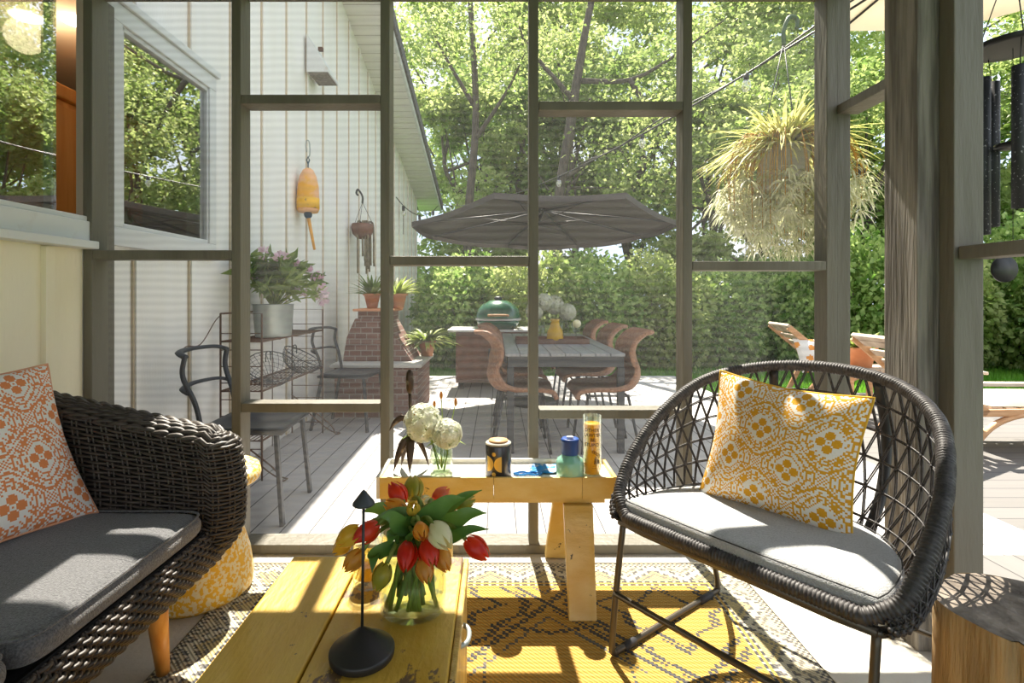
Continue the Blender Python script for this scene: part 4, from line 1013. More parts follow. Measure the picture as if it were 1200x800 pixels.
# ============================================================ INSIDE THE PORCH
# --- rug
RX0, RX1, RY0, RY1 = -.975, .935, .25, 2.115
NX, NY = 200, 196
YEL = (.54, .30, .05); YEL2 = (.61, .38, .09); CRM = (.62, .55, .40); GRY = (.07, .07, .075); GRY2 = (.15, .14, .13)
def tri(x, p): x = x/p % 1; return abs(x-.5)*2
def rugcol(i, j):
    dx = min(i, NX-1-i); dj = NY-1-j; d = min(dx, dj, j); x = (i-NX/2); y = (j-NY/2)
    along = i if (dj == d or j == d) and not dx == d else j
    if d < 2: return CRM if (i+j) % 2 else GRY2
    if d < 3: return GRY2 if along % 2 else CRM
    if d < 14:
        z = 3+9*tri(along, 22); k = d-z
        if abs(k) < 1.2: return (.70, .64, .48)
        if abs(abs(k)-2) < .8: return GRY2 if along % 3 else CRM
        if abs(k-5) < .6 or abs(k+5) < .6: return (.22, .20, .16)
        return (.56, .45, .22) if k > 0 else (.58, .50, .34)
    if d < 15 or d == 16: return GRY if (along % 3) else CRM
    if d < 18: return YEL2
    base = YEL if (j % 2) else YEL2
    # nested diamonds with hooked edges
    xx = (x+400) % 84-42; yy = (y+70) % 92-46
    f = abs(xx)/42+abs(yy)/46
    hook = 3.2*(tri(yy, 12)-.5)/42 if abs(xx) > 6 else 0
    dot = (i+j) % 3 != 0
    if abs(f-1.0) < .040 and dot: return GRY
    if abs(f-.86+hook) < .042 and dot: return GRY
    if abs(f-.55-hook*1.6) < .044 and dot: return GRY
    if abs(f-.24) < .03 and dot: return GRY
    if abs(f-1.16) < .02 and dot: return GRY2
    if abs(abs(xx)-20) < .8 and abs(yy) > 22 and j % 2: return GRY
    if abs(abs(yy)-6-.25*abs(xx)) < .9 and abs(xx) > 24 and dot: return GRY
    return base
g = MB().grid(lambda u, v: (lerp(RX0, RX1, u), lerp(RY0, RY1, v), .006), NX, NY, False, rugcol)
rug = g.build('rug', vcmat('woven_rug', .9, .8, wave=44, band='DIAGONAL'))
rug.location = (0, 0, .0)
tag(rug, 'yellow and grey patterned outdoor rug with a pale zigzag border', 'rug')
MB().tube([(RX0, RY0, .005), (RX1, RY0, .005), (RX1, RY1, .005), (RX0, RY1, .005)], .0045, 6, closed=True).build('edging', mat('rug_edge', (.45, .40, .28), .9), rug)

# --- coffee table: low painted plank chest
CT = .45; KT = .925
e = thing('coffee_table', 'low worn yellow plank coffee table in front of the sofa', 'table', (-.2775, .88, 0))
g = MB(); x0, x1, y0, y1 = -.208, .211, -.46, .388
bx = [x0, -.044, x1-.012]; 
g.box(x0, bx[1]-.002, y0, y1, CT-.032, CT); tp = g.build('top_plank', 'yellowpaint', e, bevel=.004)
MB().box(bx[1]+.002, bx[2]-.001, y0, y1, CT-.032, CT-.001).build('top_plank', 'yellowscuff', e, bevel=.004)
MB().box(bx[2], x1, y0, y1, CT-.036, CT-.004).build('edge_strip', 'woodyellow', e, bevel=.003)
for i in range(4):
    ya = lerp(y0+.01, y1-.005, i/4)+.002; yb_ = lerp(y0+.01, y1-.005, (i+1)/4)-.002
    MB().box(x1-.025, x1-.004, ya, yb_, 0.012, CT-.0375).build('side_plank', 'woodyellow', e, bevel=.003)
    MB().box(x0+.004, x0+.025, ya, yb_, 0.012, CT-.0335).build('side_plank', 'yellowpaint', e, bevel=.003)
MB().box(x0+.026, x1-.026, y1-.028, y1-.006, .012, CT-.0375).build('end_board', 'yellowpaint', e, bevel=.003)
MB().box(x0+.026, x1-.026, y0+.012, y0+.034, .012, CT-.0375).build('end_board', 'yellowpaint', e, bevel=.003)
MB().tube(bez([(x1-.012, .16, CT-.07), (x1+.008, .18, CT-.07), (x1+.008, .22, CT-.07), (x1-.012, .24, CT-.07)], 5), .005, 8).build('handle', 'galv', e)

# --- glass vase with tulips
VP = Vector((-.165, 1.041, CT))
e = thing('glass_vase', 'clear oval glass vase of tulips on the yellow coffee table', 'vase', tuple(VP)); e.scale = (KT,)*3
MB().lathe([(0, .004), (.060, .002), (.069, .012), (.0705, .05), (.069, .12), (.066, .175), (.0675, .178), (.063, .176), (.0655, .12), (.067, .05), (.064, .018), (0, .014)], (0, 0, 0), 44, sy=.82).build('glass', 'vase_glass', e)
MB().lathe([(0, .0165), (.062, .0195), (.0665, .05), (.0655, .095), (0, .095)], (0, 0, 0), 40, sy=.80).build('water', 'water', e)
def tcol(name, a, b2, sc=18): return leafmat('petal_'+name, a, b2, .38, sc, .35)
TC = {'red': tcol('red', (.60, .02, .01), (.80, .07, .02)), 'orange': tcol('orange', (.78, .24, .02), (.85, .40, .04)), 'yellow': tcol('yellow', (.74, .44, .03), (.80, .58, .08)),
      'olive': tcol('olive', (.28, .30, .03), (.50, .42, .05)), 'white': tcol('white', (.72, .74, .42), (.86, .84, .62)), 'amber': tcol('amber', (.55, .24, .03), (.72, .36, .06)), 'redor': tcol('redor', (.72, .10, .03), (.86, .30, .12))}
TU = [ # px, py, Y, size, colour, label
 (465.5, 577, 1.17, 1.1, 'red', 'red tulip high in the vase, left of the tall olive bud'), (484.6, 571, 1.20, 1.2, 'olive', 'tall olive-green tulip bud at the very top of the bunch'),
 (463, 594, 1.13, 1.0, 'orange', 'orange tulip just below the high red one'), (484, 595, 1.11, .8, 'yellow', 'small yellow tulip bud below the tall olive bud'),
 (499, 591, 1.19, 1.05, 'white', 'pale green-white tulip to the right of the tall olive bud'), (517, 580, 1.21, 1.0, 'redor', 'light red tulip at the back, behind the upright leaf'),
 (526, 593, 1.18, 1.0, 'red', 'red tulip at the back right, half behind a leaf'), (544, 588, 1.17, 1.0, 'olive', 'yellow-green tulip bud at the upper right of the bunch'),
 (493.5, 623, 1.03, .85, 'orange', 'orange tulip at the centre front of the bunch'), (517, 628, 1.03, 1.25, 'white', 'large pale white tulip lying sideways at the front'),
 (429, 624, 1.07, 1.12, 'red', 'red tulip at the left behind the black metal rod'), (409, 628, 1.10, 1.1, 'yellow', 'yellow tulip at the left, beside the red one by the rod'),
 (401, 640, 1.12, .9, 'yellow', 'drooping yellow tulip at the far left of the bunch'), (414, 657, 1.08, 1.0, 'amber', 'amber tulip hanging low on the left, above the candle glass'),
 (476.5, 652, 1.02, 1.1, 'red', 'open red tulip facing forward, left of the front pair'), (503, 649, 1.02, 1.1, 'red', 'open red tulip facing forward, right of the front pair'),
 (519, 655, 1.04, 1.0, 'amber', 'amber tulip to the right of the front red pair'), (498, 668, 1.01, .95, 'amber', 'amber-brown tulip hanging under the front red pair'),
 (447, 676, 1.06, 1.05, 'olive', 'olive tulip bud hanging low at the left rim of the vase'), (559, 643, 1.08, 1.15, 'red', 'red tulip stretching out alone on the right')]
rr = random.Random(5)
def tulip(px, py, Y, s_, colr, label, up=None, seed=0):
    rr = random.Random(seed); Y *= KT; s_ *= KT; head = at(px, py, Y)
    a = Vector((VP.x+rr.uniform(-.03, .03), VP.y+rr.uniform(-.02, .02), CT+.160)); an = rr.uniform(0, 2*PI); foot = Vector((VP.x-.25*(head.x-VP.x)+.040*math.cos(an), VP.y+.036*math.sin(an), CT+.020))
    foot.x = max(VP.x-.050, min(VP.x+.050, foot.x)); foot.y = max(VP.y-.03, min(VP.y+.03, foot.y))
    out = (head-Vector((VP.x, VP.y, CT+.20))); d = (out.normalized()+Vector((0, -.12, .25))).normalized()
    if head.z < CT+.20: d = (out.normalized()+Vector((0, 0, -.25))).normalized()
    e = thing('tulip', label, 'tulip', tuple(foot), 0, 'tulips in the glass vase')
    R3 = Vector((0, 0, 1)).rotation_difference(d).to_matrix(); hl = .050*s_; hw = .0205*s_
    base = head-d*hl*.5
    g = MB()
    for k in range(6):
        a0 = k*PI/3+rr.uniform(-.1, .1); inner = k % 2; r0 = hw*(.92 if inner else 1.06)
        def fn(u, v, a0=a0, r0=r0):
            t = v; prof = math.sin(PI*min(1, t*.72+.12))**.75*(1-.42*t**2.2); wang = (.62*math.sin(PI*min(.97, t*.88+.10))**.7)
            aa = a0+(u-.5)*2*wang; rad = r0*prof*(1-.06*abs(u-.5)*2)
            q = R3 @ Vector((rad*math.cos(aa), rad*math.sin(aa), hl*(t*1.0+.0)))
            return base+q-foot
        g.grid(fn, 6, 9)
    g.build('bloom', TC[colr], e)
    MB().tube(bez([(0, 0, 0), a-foot, lerp(a, base, .6)+Vector((0, 0, .02))-foot, base-foot], 6), .0044, 7).build('stem', 'stem', e)
for i, t in enumerate(TU): tulip(*t, seed=i+1)
g = MB()
LV = [((432, 614), (478, 604), 1.10, .026), ((570, 601), (530, 612), 1.10, .030), ((565, 574), (520, 600), 1.15, .022), ((574, 620), (528, 630), 1.07, .020), ((545, 583), (508, 602), 1.09, .032), ((446, 606), (470, 616), 1.05, .030),
      ((436, 671), (440, 650), 1.05, .022), ((424, 600), (458, 600), 1.16, .026), ((520, 668), (508, 655), 1.07, .02), ((482, 630), (480, 640), 1.02, .02), ((456, 640), (462, 628), 1.03, .025)]
e = bpy.data.objects.new('tulip_leaves', None); COL.objects.link(e); e.location = tuple(VP); tag(e, 'long pointed green tulip leaves spreading from the glass vase', 'leaves')
for (tip, mid, Y, w) in LV:
    Y *= KT; w *= KT
    a = Vector((VP.x+R.uniform(-.03, .03), VP.y+R.uniform(-.02, .02), CT+.12)); p0 = at(mid[0], mid[1], lerp(Y, VP.y, .3)); p1 = at(tip[0], tip[1], Y)
    MB().blade([q-VP for q in bez([a, lerp(a, p0, .6)+Vector((0, 0, .012)), p0, lerp(p0, p1, .5)+Vector((0, 0, .008)), p1], 5)], w*1.3, (0, -1, .6)).build('leaf', 'tulipleaf', e)
# --- candle glass behind the vase
p = Vector((-.2775, 1.142, CT))
e = thing('candle_glass', 'clear glass with a yellow candle behind the tulip vase', 'candle', tuple(p)); e.scale = (KT,)*3
MB().lathe([(0, 0), (.030, 0), (.034, .004), (.035, .10), (.0325, .10), (.0315, .022), (0, .018)], (0, 0, 0), 32).build('glass', 'vase_glass', e)
MB().lathe([(0, .022), (.0305, .022), (.0315, .070), (0, .068)], (0, 0, 0), 28).build('wax', leafmat('yellow_wax', (.85, .50, .04), (.88, .56, .06), .5, 8, .5), e)
MB().tube([(0, 0, .068), (.001, 0, .080)], .001, 5).build('wick', 'black', e)
# --- black cone candle holder
p = Vector((-.2317, .911, CT))
e = thing('candle_snuffer_stand', 'matt black cone base with a thin rod and small cone tip on the coffee table', 'stand', tuple(p)); e.scale = (KT,)*3
MB().lathe([(0, 0), (.053, 0), (.0585, .004), (.0600, .013), (.0597, .0165), (.0585, .0182), (.0565, .0196), (.031, .037), (.006, .055), (0, .056)], (0, 0, 0), 48).build('base', 'black', e)
MB().tube([(0, 0, .050), (.003, 0, .29)], .0027, 10).build('rod', 'black', e)
MB().lathe([(0, .030), (.003, .027), (.0195, .006), (.0205, .002), (.018, .0), (0, .0)], (.003, 0, .283), 32).build('tip', 'darkmetal', e)

# --- yellow terrazzo stool
e = thing('side_table', 'round yellow terrazzo side table on a flared base beside the sofa', 'table', (-1.075, 1.915, 0))
MB().lathe([(0, 0), (.155, 0), (.176, .02), (.178, .06), (.168, .14), (.145, .22), (.115, .30), (.09, .36), (.08, .395), (0, .395)], (0, 0, 0), 64).build('base', 'terrazzo', e)
MB().lathe([(0, 0), (.185, .0), (.20, .008), (.205, .022), (.20, .046), (.19, .052), (0, .054)], (0, 0, .396), 64).build('tabletop', 'terrazzo', e)

# --- sofa
e = thing('wicker_sofa', 'dark brown wicker sofa with rounded arm and wooden legs', 'sofa', (-1.2, 1.0, 0))
OFF = Vector((-1.2, 1.0, 0))
AY0, AY1 = 1.535, 1.655
def armtop(x): return lerp(.775, .655, max(0, min(1, (x+1.45)/.55)))
def armpath(u):
    """plan: inner face, rounded front, outer face"""
    L1 = .74; L2 = PI*.06; tot = L1*2+L2; s_ = u*tot
    if s_ < L1: return (-1.60+s_, AY0, 0, -1)
    if s_ < L1+L2: a = (s_-L1)/.06; return (-.86+.06*math.sin(a), AY0+.06-.06*math.cos(a), math.sin(a), -math.cos(a))
    s2 = s_-L1-L2; return (-.86-s2, AY1, 0, 1)
def armsurf(u, v, off=0):
    x, y, nx, ny = armpath(u); zt = armtop(x)-(0.02 if x > -.87 else 0); z = lerp(.27, zt, v)
    bul = .035*math.sin(PI*min(1, (z-.25)/.45)) if x > -1.1 else .035*math.sin(PI*min(1, (z-.25)/.45))*max(0, (x+1.6)/.5)
    rnd = -.07*max(0, (.40-z)/.13)**2*max(0, min(1, (x+1.2)/.3))
    fl = .03*max(0, (v-.85)/.15)**2
    return Vector((x+(bul+rnd)*1.0+nx*off, y+ny*(off-.0)+0, z))
def weave(g, surf, nu, rows, r, amp, ph=0, sub=3):
    """strands running along u, over and under the stakes"""
    for j in range(rows):
        v = (j+.5)/rows; pts = []
        for i in range(nu*sub+1):
            u = i/(nu*sub); s_ = math.cos(PI*(i/sub+(j+ph)))
            pts.append(surf(u, v, amp*s_+amp))
        g.tube([p-OFF for p in pts], r, 4, flat=1.0, caps=False)
def stakes(g, surf, nu, r, off, n=10, both=True):
    for i in range(nu+1):
        for d in ((-.16, .16) if both else (0,)):
            u = (i+d)/nu
            if 0 <= u <= 1: g.tube([surf(u, k/n, off)-OFF for k in range(n+1)], r, 4, caps=False)
g = MB(); weave(g, armsurf, 40, 34, .0048, .0035); stakes(g, armsurf, 40, .0035, .0035); arm = g.build('armrest', 'wicker', e)
MB().grid(lambda u, v: armsurf(u, v, -.003)-OFF, 40, 12).build('lining', 'wickerback', arm)
g = MB()
for k, (inw, dz) in enumerate(((.004, .0), (.020, .012), (.036, .018), (.052, .020))):
    for s_ in (0, 1):
        pts = []
        for i in range(150):
            q = armsurf(i/149, 1.0, -inw); ph = i*.9+s_*PI+k
            pts.append(q+Vector((0, 0, dz+.005*math.cos(ph)))+Vector((0, .004*math.sin(ph), 0))-OFF)
        g.tube(pts, .0075, 5)
g.build('braided_top', 'wicker', arm)
# front rail below the seat
def railsurf(u, v, off=0):
    y = lerp(1.60, -.10, u); z = lerp(.275, .392, v); x = -.845+.03*math.sin(PI*(v*.6+.35))-.03*(1-v)**2
    return Vector((x+off, y, z))
g = MB(); weave(g, railsurf, 90, 10, .0055, .0045); stakes(g, railsurf, 90, .0035, .004, 4); fr = g.build('front_rail', 'wicker', e)
MB().grid(lambda u, v: railsurf(u, v, -.004)-OFF, 4, 6).build('lining', 'wickerback', fr)
MB().box(-1.60-OFF.x, -.875-OFF.x, -.10-OFF.y, 1.53-OFF.y, .30, .375).build('seat_deck', 'wickerback', e)
def backsurf(u, v, off=0): return Vector((-1.47-.07*v+off, lerp(-.1, 1.53, u), lerp(.30, .775, v)))
g = MB(); weave(g, backsurf, 60, 26, .0055, .004); stakes(g, backsurf, 60, .004, .004); bk = g.build('backrest', 'wicker', e)
MB().box(-1.60-OFF.x, -1.545-OFF.x, -.1-OFF.y, 1.53-OFF.y, .30, .77).build('lining', 'wickerback', bk)
MB().tube([Vector((-1.555, -.1, .78))-OFF, Vector((-1.555, 1.55, .78))-OFF], .026, 10).build('braided_top', 'wicker', bk)
for (ax, ay, bx_, by) in ((-.905, 1.40, -.945, 1.50), (-1.5, 1.5, -1.56, 1.58), (-.905, .15, -.94, .05), (-1.5, .1, -1.56, .02)):
    MB().tube([Vector((ax, ay, .30))-OFF, Vector((bx_, by, 0.004))-OFF], [.030, .017], 20).build('leg', 'legwood', e)
def seatcush(y0, y1, label, name='seat_cushion'):
    e2 = thing(name, label, 'cushion', ((-.83-1.45)/2, (y0+y1)/2, .385), 0, 'grey seat cushions of the sofa')
    w = .62; h = .078; g = MB()
    def fn(u, v):
        a = 2*PI*u; b2 = -PI/2+PI*v
        def se(c, e_): return math.copysign(abs(c)**e_, c)
        cx_, sx_ = se(math.cos(a), .16), se(math.sin(a), .16); k = math.cos(b2)**.22; z = math.sin(b2)
        z = math.copysign(abs(z)**.75, z)
        crown = .012*(1-cx_**2)*(1-sx_**2)
        return (cx_*k*w/2, sx_*k*(y1-y0)/2, h/2+z*h/2+(crown if z > 0 else 0))
    g.grid(fn, 96, 24); g.build('cover', 'seatfab', e2)
    g = MB(); n = 80
    def se(c): return math.copysign(abs(c)**.16, c)
    for zz in (.072,): g.tube([(se(math.cos(2*PI*i/n))*(w/2-.006), se(math.sin(2*PI*i/n))*((y1-y0)/2-.006), zz-.004) for i in range(n)], .0035, 5, closed=True)
    g.build('piping', 'seatfab', e2)
seatcush(.935, 1.53, 'charcoal grey seat cushion on the far half of the wicker sofa')
seatcush(.32, .930, 'charcoal grey seat cushion at the near end of the wicker sofa')
# ikat / ogee pattern for both pillows
def ogee(c1, c2, px_=36, py_=44, ox=0, oy=0):
    def fn(i, j):
        x = i+ox; y = j+oy; f = math.cos(2*PI*x/px_)+math.cos(2*PI*y/py_); af = abs(f)
        par = (i+j) % 2 == 0
        xx = (x+px_/2) % px_-px_/2; yy = (y+py_/2) % py_-py_/2
        if f < 0: xx = x % px_-px_/2; yy = y % py_-py_/2
        if af > 1.5:
            for (qx, qy) in ((0, 4.0), (0, -4.0), (4.0, 0), (-4.0, 0)):
                if ((xx-qx)/2.7)**2+((yy-qy)/2.5)**2 < 1: return c1
            return c1 if abs(xx) < 1 and abs(yy) < 1 else c2
        blk = (i//2+j//2) % 2 == 0
        if 1.22 < af < 1.36: return c1 if f > 0 or blk else c2
        if .94 < af < 1.14: return c1 if blk or (f < 0 and i % 2) else c2
        if .66 < af < .84: return c1
        if .36 < af < .58: return c1 if blk else c2
        if .12 < af < .26: return c1
        if af < .06: return c1 if par else c2
        return c2
    return fn
def pillow(name, label, w, h, t, c1, c2, pipe, mtx, ox=0, oy=0, px_=36, py_=44, nu=120, nv=108):
    e = thing(name, label, 'pillow', tuple(mtx.translation)); mm = mtx.copy(); mm.translation = (0, 0, 0)
    fn = ogee(c1, c2, px_, py_, ox, oy); 
    def wrk(g, s_):
        return None
    g, pt = softbox(w, h, t, nu, nv, fn, .10); g.xf(mm); g.build('cover', vcmat('woven_cover_'+name, .9, .35, bs=260, tl=.12), e)
    pts = []; n = 30
    for (a, b2) in (((0, 0), (1, 0)), ((1, 0), (1, 1)), ((1, 1), (0, 1)), ((0, 1), (0, 0))):
        for k in range(n): u = lerp(a[0], b2[0], k/n); v = lerp(a[1], b2[1], k/n); pts.append(mm @ Vector(pt(u, v, 1)))
    MB().tube(pts, .004, 6, closed=True).build('piping', pipe, e)
    return e
def frame(c, xa, za):
    """matrix with local x = xa, z = za, y = away from the viewer"""
    xa = Vector(xa).normalized(); za = Vector(za); za = (za-xa*za.dot(xa)).normalized(); ya = za.cross(xa)
    m = Matrix((xa, ya, za)).transposed().to_4x4(); m.translation = Vector(c); return m
w_ = Vector((.25, .97, 0)).normalized(); u_ = Vector((-.42, .02, .90))
pillow('throw_pillow', 'orange and white patterned throw pillow leaning on the wicker sofa', .50, .46, .15, (.80, .27, .09), (.90, .86, .80), mat('orange_piping', (.7, .35, .2), .9),
       frame((-1.30, 1.30, .662), w_, u_), 4, 9, 38, 44, 96, 88)

# --- tray bench by the screens
BT = .427
e = thing('tray_bench', 'narrow distressed yellow tray table on splayed legs against the screens', 'table', (-.01, 1.995, 0))
bw = worn('distressed_cream_yellow', (.66, .42, .09), (.76, .58, .24), (.06, .04, .02), 6, (1, 2, 2), .66, 16)
bi = mat('worn_white_paint', (.72, .69, .62), .6, col2=(.50, .42, .30), scale=9, lo=.58, hi=.66)
xa, xb, ya, yb_ = -.408, .428, -.095, .095
MB().box(xa, xb, ya, yb_, BT-.032, BT-.014).build('tray_floor', bi, e)
for q0, q1 in ((xa, -.0008), (.0, .3152), (.316, xb)): MB().box(q0, q1, ya-.012, ya, BT-.078, BT-.001).build('front_board', bw, e, bevel=.0015)
MB().box(xa, xb, yb_, yb_+.012, BT-.078, BT+.004).build('back_board', bi, e, bevel=.002)
MB().box(xa-.012, xa, ya-.012, yb_+.012, BT-.078, BT+.002).build('end_board', bi, e, bevel=.002)
MB().box(xb, xb+.012, ya-.012, yb_+.012, BT-.085, BT+.002).build('end_board', bw, e, bevel=.002)
MB().box(xa+.02, xb-.03, ya-.005, ya+.03, BT-.094, BT-.079).build('under_rail', bw, e, bevel=.002)
lw_ = .104
for x in (.30, ):
    MB().prism([(x-.052, BT-.095), (x+.052, BT-.095), (x+.040, .004), (x-.052, .004)], -.014, .014, 'y').xf(Matrix.Translation((0, ya-.06, 0)) @ Matrix(((1, 0, 0, 0), (0, 1, .42, -.09), (0, 0, 1, 0), (0, 0, 0, 1)))).build('leg', bw, e, bevel=.003)
    MB().bar((x-.015, yb_-.03, BT-.08), (x-.045, yb_+.085, .008), .094, .03, (0, 1, .3)).build('leg', bw, e, bevel=.003)
for x in (-.20,):
    MB().bar((x, ya+.02, BT-.095), (x, ya-.17, .006), .06, .03, (0, 1, .3)).build('leg', bw, e, bevel=.003)
    MB().bar((x, yb_-.03, BT-.08), (x, yb_+.085, .008), .06, .03, (0, 1, .3)).build('leg', bw, e, bevel=.003)
TF = BT-.014+.0005
# mason jar and hydrangeas
jx, jy = -.206, 1.98
e = thing('mason_jar', 'clear ribbed glass jar of water holding two hydrangeas on the tray table', 'jar', (jx, jy, TF))
MB().lathe([(0, .003), (.036, 0), (.042, .01), (.042, .085), (.034, .105), (.033, .122), (.036, .124), (.031, .124), (.032, .105), (.0395, .083), (.0395, .012), (0, .008)], (0, 0, 0), 32).build('glass', 'vase_glass', e)
MB().lathe([(0, .0095), (.038, .013), (.038, .065), (0, .065)], (0, 0, 0), 28).build('water', 'water', e)
hydrangea('hydrangea', (jx-.01, jy, TF+.012), tuple(at(496, 495, 1.99)), .070, 'larger pale hydrangea head leaning left over the glass jar', seed=31, n=520, s_=.012, group='hydrangeas in the glass jar')
hydrangea('hydrangea', (jx+.01, jy-.01, TF+.012), tuple(at(524, 508, 1.95)), .054, 'smaller white hydrangea head resting on the rim of the glass jar', seed=32, n=420, s_=.011, group='hydrangeas in the glass jar')
e = thing('flower_buds', 'thin stems with small buds standing up behind the hydrangeas', 'flower', (jx, jy+.01, TF+.012))
for (px, py, hx) in ((517, 463, 0), (534, 471, 1), (509, 474, 0), (486, 482, 0)):
    t = at(px, py, 2.0)-Vector((jx, jy+.01, TF+.012)); s_ = MB().tube(bez([(0, 0, 0), t*.5+Vector((.004, 0, .02)), t], 5), .0018, 6).build('stem', 'stem', e)
    MB().ball(tuple(t), .006, .006, .016, 8, 6).build('bud', TC['amber'], s_)
# metal bird-like cattail ornament
bp = at(482, 555, 2.0); bp.z = TF
e = thing('metal_ornament', 'rusty dark metal cattail ornament with curled leaf feet beside the jar', 'ornament', tuple(bp))
dm = mat('dark_bronze_patina', (.07, .045, .03), .45, metal=.5, col2=(.35, .30, .24), scale=24, lo=.55, hi=.7)
MB().tube([(.0, 0, .10), (-.004, 0, .25), (-.006, 0, .30)], .006, 8).build('stem', dm, e)
MB().lathe([(0, 0), (.008, .004), (.014, .02), (.0155, .055), (.013, .08), (.005, .092), (0, .093)], (-.006, 0, .29), 20).build('cattail', dm, e)
for (tx, ty, w, nm) in ((-.055, -.02, .028, 0), (.002, -.045, .030, 1), (-.04, .04, .026, 2), (.055, .03, .018, 3)):
    MB().blade(bez([(0, 0, .115), (tx*.35, ty*.35, .12), (tx*.8, ty*.8, .07), (tx*1.15, ty*1.15, .004)], 5), w, (0, -1, .3)).build('leaf_foot', dm, e, solid=.003)
MB().blade(bez([(-.002, 0, .16), (-.03, 0, .20), (-.06, 0, .185), (-.085, 0, .15)], 5), .022, (0, -1, .2)).build('side_leaf', dm, e, solid=.003)
# black candle cup
p = at(584, 557, 1.955)
e = thing('candle_cup', 'black glazed candle cup with gold geometric mark and wooden lid', 'candle', (p.x, 1.955, TF))
MB().lathe([(0, 0), (.046, 0), (.048, .003), (.048, .112), (.046, .116), (0, .116)], (0, 0, 0), 40).build('cup', mat('gunmetal_glaze', (.07, .07, .08), .25, metal=.6), e)
MB().lathe([(0, .1165), (.047, .1165), (.047, .121), (.038, .1245), (0, .1245)], (0, 0, 0), 36).build('lid_rim', 'potwhite', e)
MB().lathe([(0, .125), (.036, .125), (.036, .130), (0, .130)], (0, 0, 0), 36).build('lid', mat('lid_wood', (.62, .34, .16), .5), e)
gold = mat('gold_print', (.72, .46, .10), .35, metal=.3)
def wrap(poly, R_, z0, thk=.0006):
    """flat shape (arc length, height) laid on a cylinder facing the viewer"""
    g = MB(); n = len(poly)
    f = [(R_*math.sin(a/R_), -R_*math.cos(a/R_), z0+b2) for a, b2 in poly]; bk_ = [((R_+thk)*math.sin(a/R_), -(R_+thk)*math.cos(a/R_), z0+b2) for a, b2 in poly]
    g.add(f+bk_, [tuple(range(n, 2*n))]+[(i, (i+1) % n, n+(i+1) % n, n+i) for i in range(n)], False); return g
def circ(cx_, cz, r, a0=0, a1=2*PI, n=18): return [(cx_+r*math.cos(lerp(a0, a1, k/n)), cz+r*math.sin(lerp(a0, a1, k/n))) for k in range(n+(0 if a1-a0 > 6 else 1))]
def wrapfan(cx_, cz, r, a0, a1, R_, g, n=20):
    pr = None
    for k in range(n):
        b0, b1 = lerp(a0, a1, k/n), lerp(a0, a1, (k+1)/n)
        P_ = lambda a, z: (R_*math.sin(a/R_), -R_*math.cos(a/R_), z)
        for q in range(3):
            r0, r1 = r*q/3, r*(q+1)/3
            g.add([P_(cx_+r0*math.cos(b0), cz+r0*math.sin(b0)), P_(cx_+r1*math.cos(b0), cz+r1*math.sin(b0)), P_(cx_+r1*math.cos(b1), cz+r1*math.sin(b1)), P_(cx_+r0*math.cos(b1), cz+r0*math.sin(b1))], [(0, 1, 2, 3)], True)
g = MB(); rr_ = .0484
wrapfan(-.046, .052, .028, -PI/2, PI/2, rr_, g); wrapfan(.012, .052, .028, PI/2, 3*PI/2, rr_, g); wrapfan(-.017, .088, .0075, 0, 2*PI, rr_, g); wrapfan(-.017, .016, .0075, 0, 2*PI, rr_, g)
g.build('gold_mark', gold, e)
# teal bottle + blue candle stub
p = at(668, 556, 1.94)
e = thing('glass_bottle', 'round-shouldered sea-green glass bottle at the right end of the tray table', 'bottle', (p.x, 1.94, TF))
MB().lathe([(0, 0), (.045, 0), (.051, .006), (.051, .050), (.046, .066), (.030, .076), (.028, .082), (0, .082)], (0, 0, 0), 40).build('body', mat('sea_green_glass', (.22, .55, .42), .25, col2=(.34, .64, .50), scale=10, coat=.5), e)
e = thing('candle_stub', 'dark blue candle stub with white wick stuck in the sea-green bottle', 'candle', (p.x, 1.94, TF+.0825))
MB().lathe([(0, 0), (.031, 0), (.033, .004), (.032, .045), (.034, .052), (.030, .058), (.014, .054), (0, .053)], (0, 0, 0), 14).build('wax', mat('blue_wax', (.005, .035, .20), .4, col2=(.01, .08, .35), scale=12), e)
g = MB(); g.ball((.004, 0, .060), .010, .008, .006, 10, 6); g.ball((-.006, .002, .060), .007, .007, .005, 8, 6); g.build('wick_drip', mat('white_wax', (.85, .82, .8), .5), e)
# tall yellow glass candle with printed text
p = at(694, 556, 1.95); cr_ = .0345; chh = .222
e = thing('prayer_candle', 'tall yellow candle in a printed clear glass beside the green bottle', 'candle', (p.x, 1.95, TF))
MB().lathe([(0, .012), (cr_-.004, .012), (cr_-.0026, .02), (cr_-.0026, .190), (cr_-.006, .194), (0, .192)], (0, 0, 0), 36).build('wax', leafmat('bright_yellow_wax', (.90, .52, .01), (.95, .62, .03), .5, 8, .5), e)
MB().lathe([(0, 0), (cr_-.004, 0), (cr_, .004), (cr_, chh), (cr_-.0022, chh), (cr_-.0022, .010), (0, .008)], (0, 0, 0), 40).build('glass', 'vase_glass', e)
ink = mat('black_ink', (.02, .015, .01), .6)
def text_on(body, size, cx_, z, R_, parent, name='lettering'):
    cu = bpy.data.curves.new('t', 'FONT'); cu.body = body; cu.size = size; cu.align_x = 'CENTER'; cu.resolution_u = 2; cu.offset = size*.012
    ob = bpy.data.objects.new('t', cu); me = bpy.data.meshes.new_from_object(ob)
    for v in me.vertices:
        a = v.co.x+cx_; zz = v.co.y+z; v.co = (R_*math.sin(a/R_), -R_*math.cos(a/R_), zz)
    me.materials.append(ink); o = bpy.data.objects.new(name, me); COL.objects.link(o); o.parent = parent
    bpy.data.objects.remove(ob); return o
RT = cr_+.0006
for tx, z, cx_ in (('OTHER', .168, -.008), ('LAWYER', .150, -.006), ('BE', .133, -.004), ('STUPID', .115, -.008)): text_on(tx, .0175, cx_, z, RT, e)
g = MB(); rr = random.Random(9)
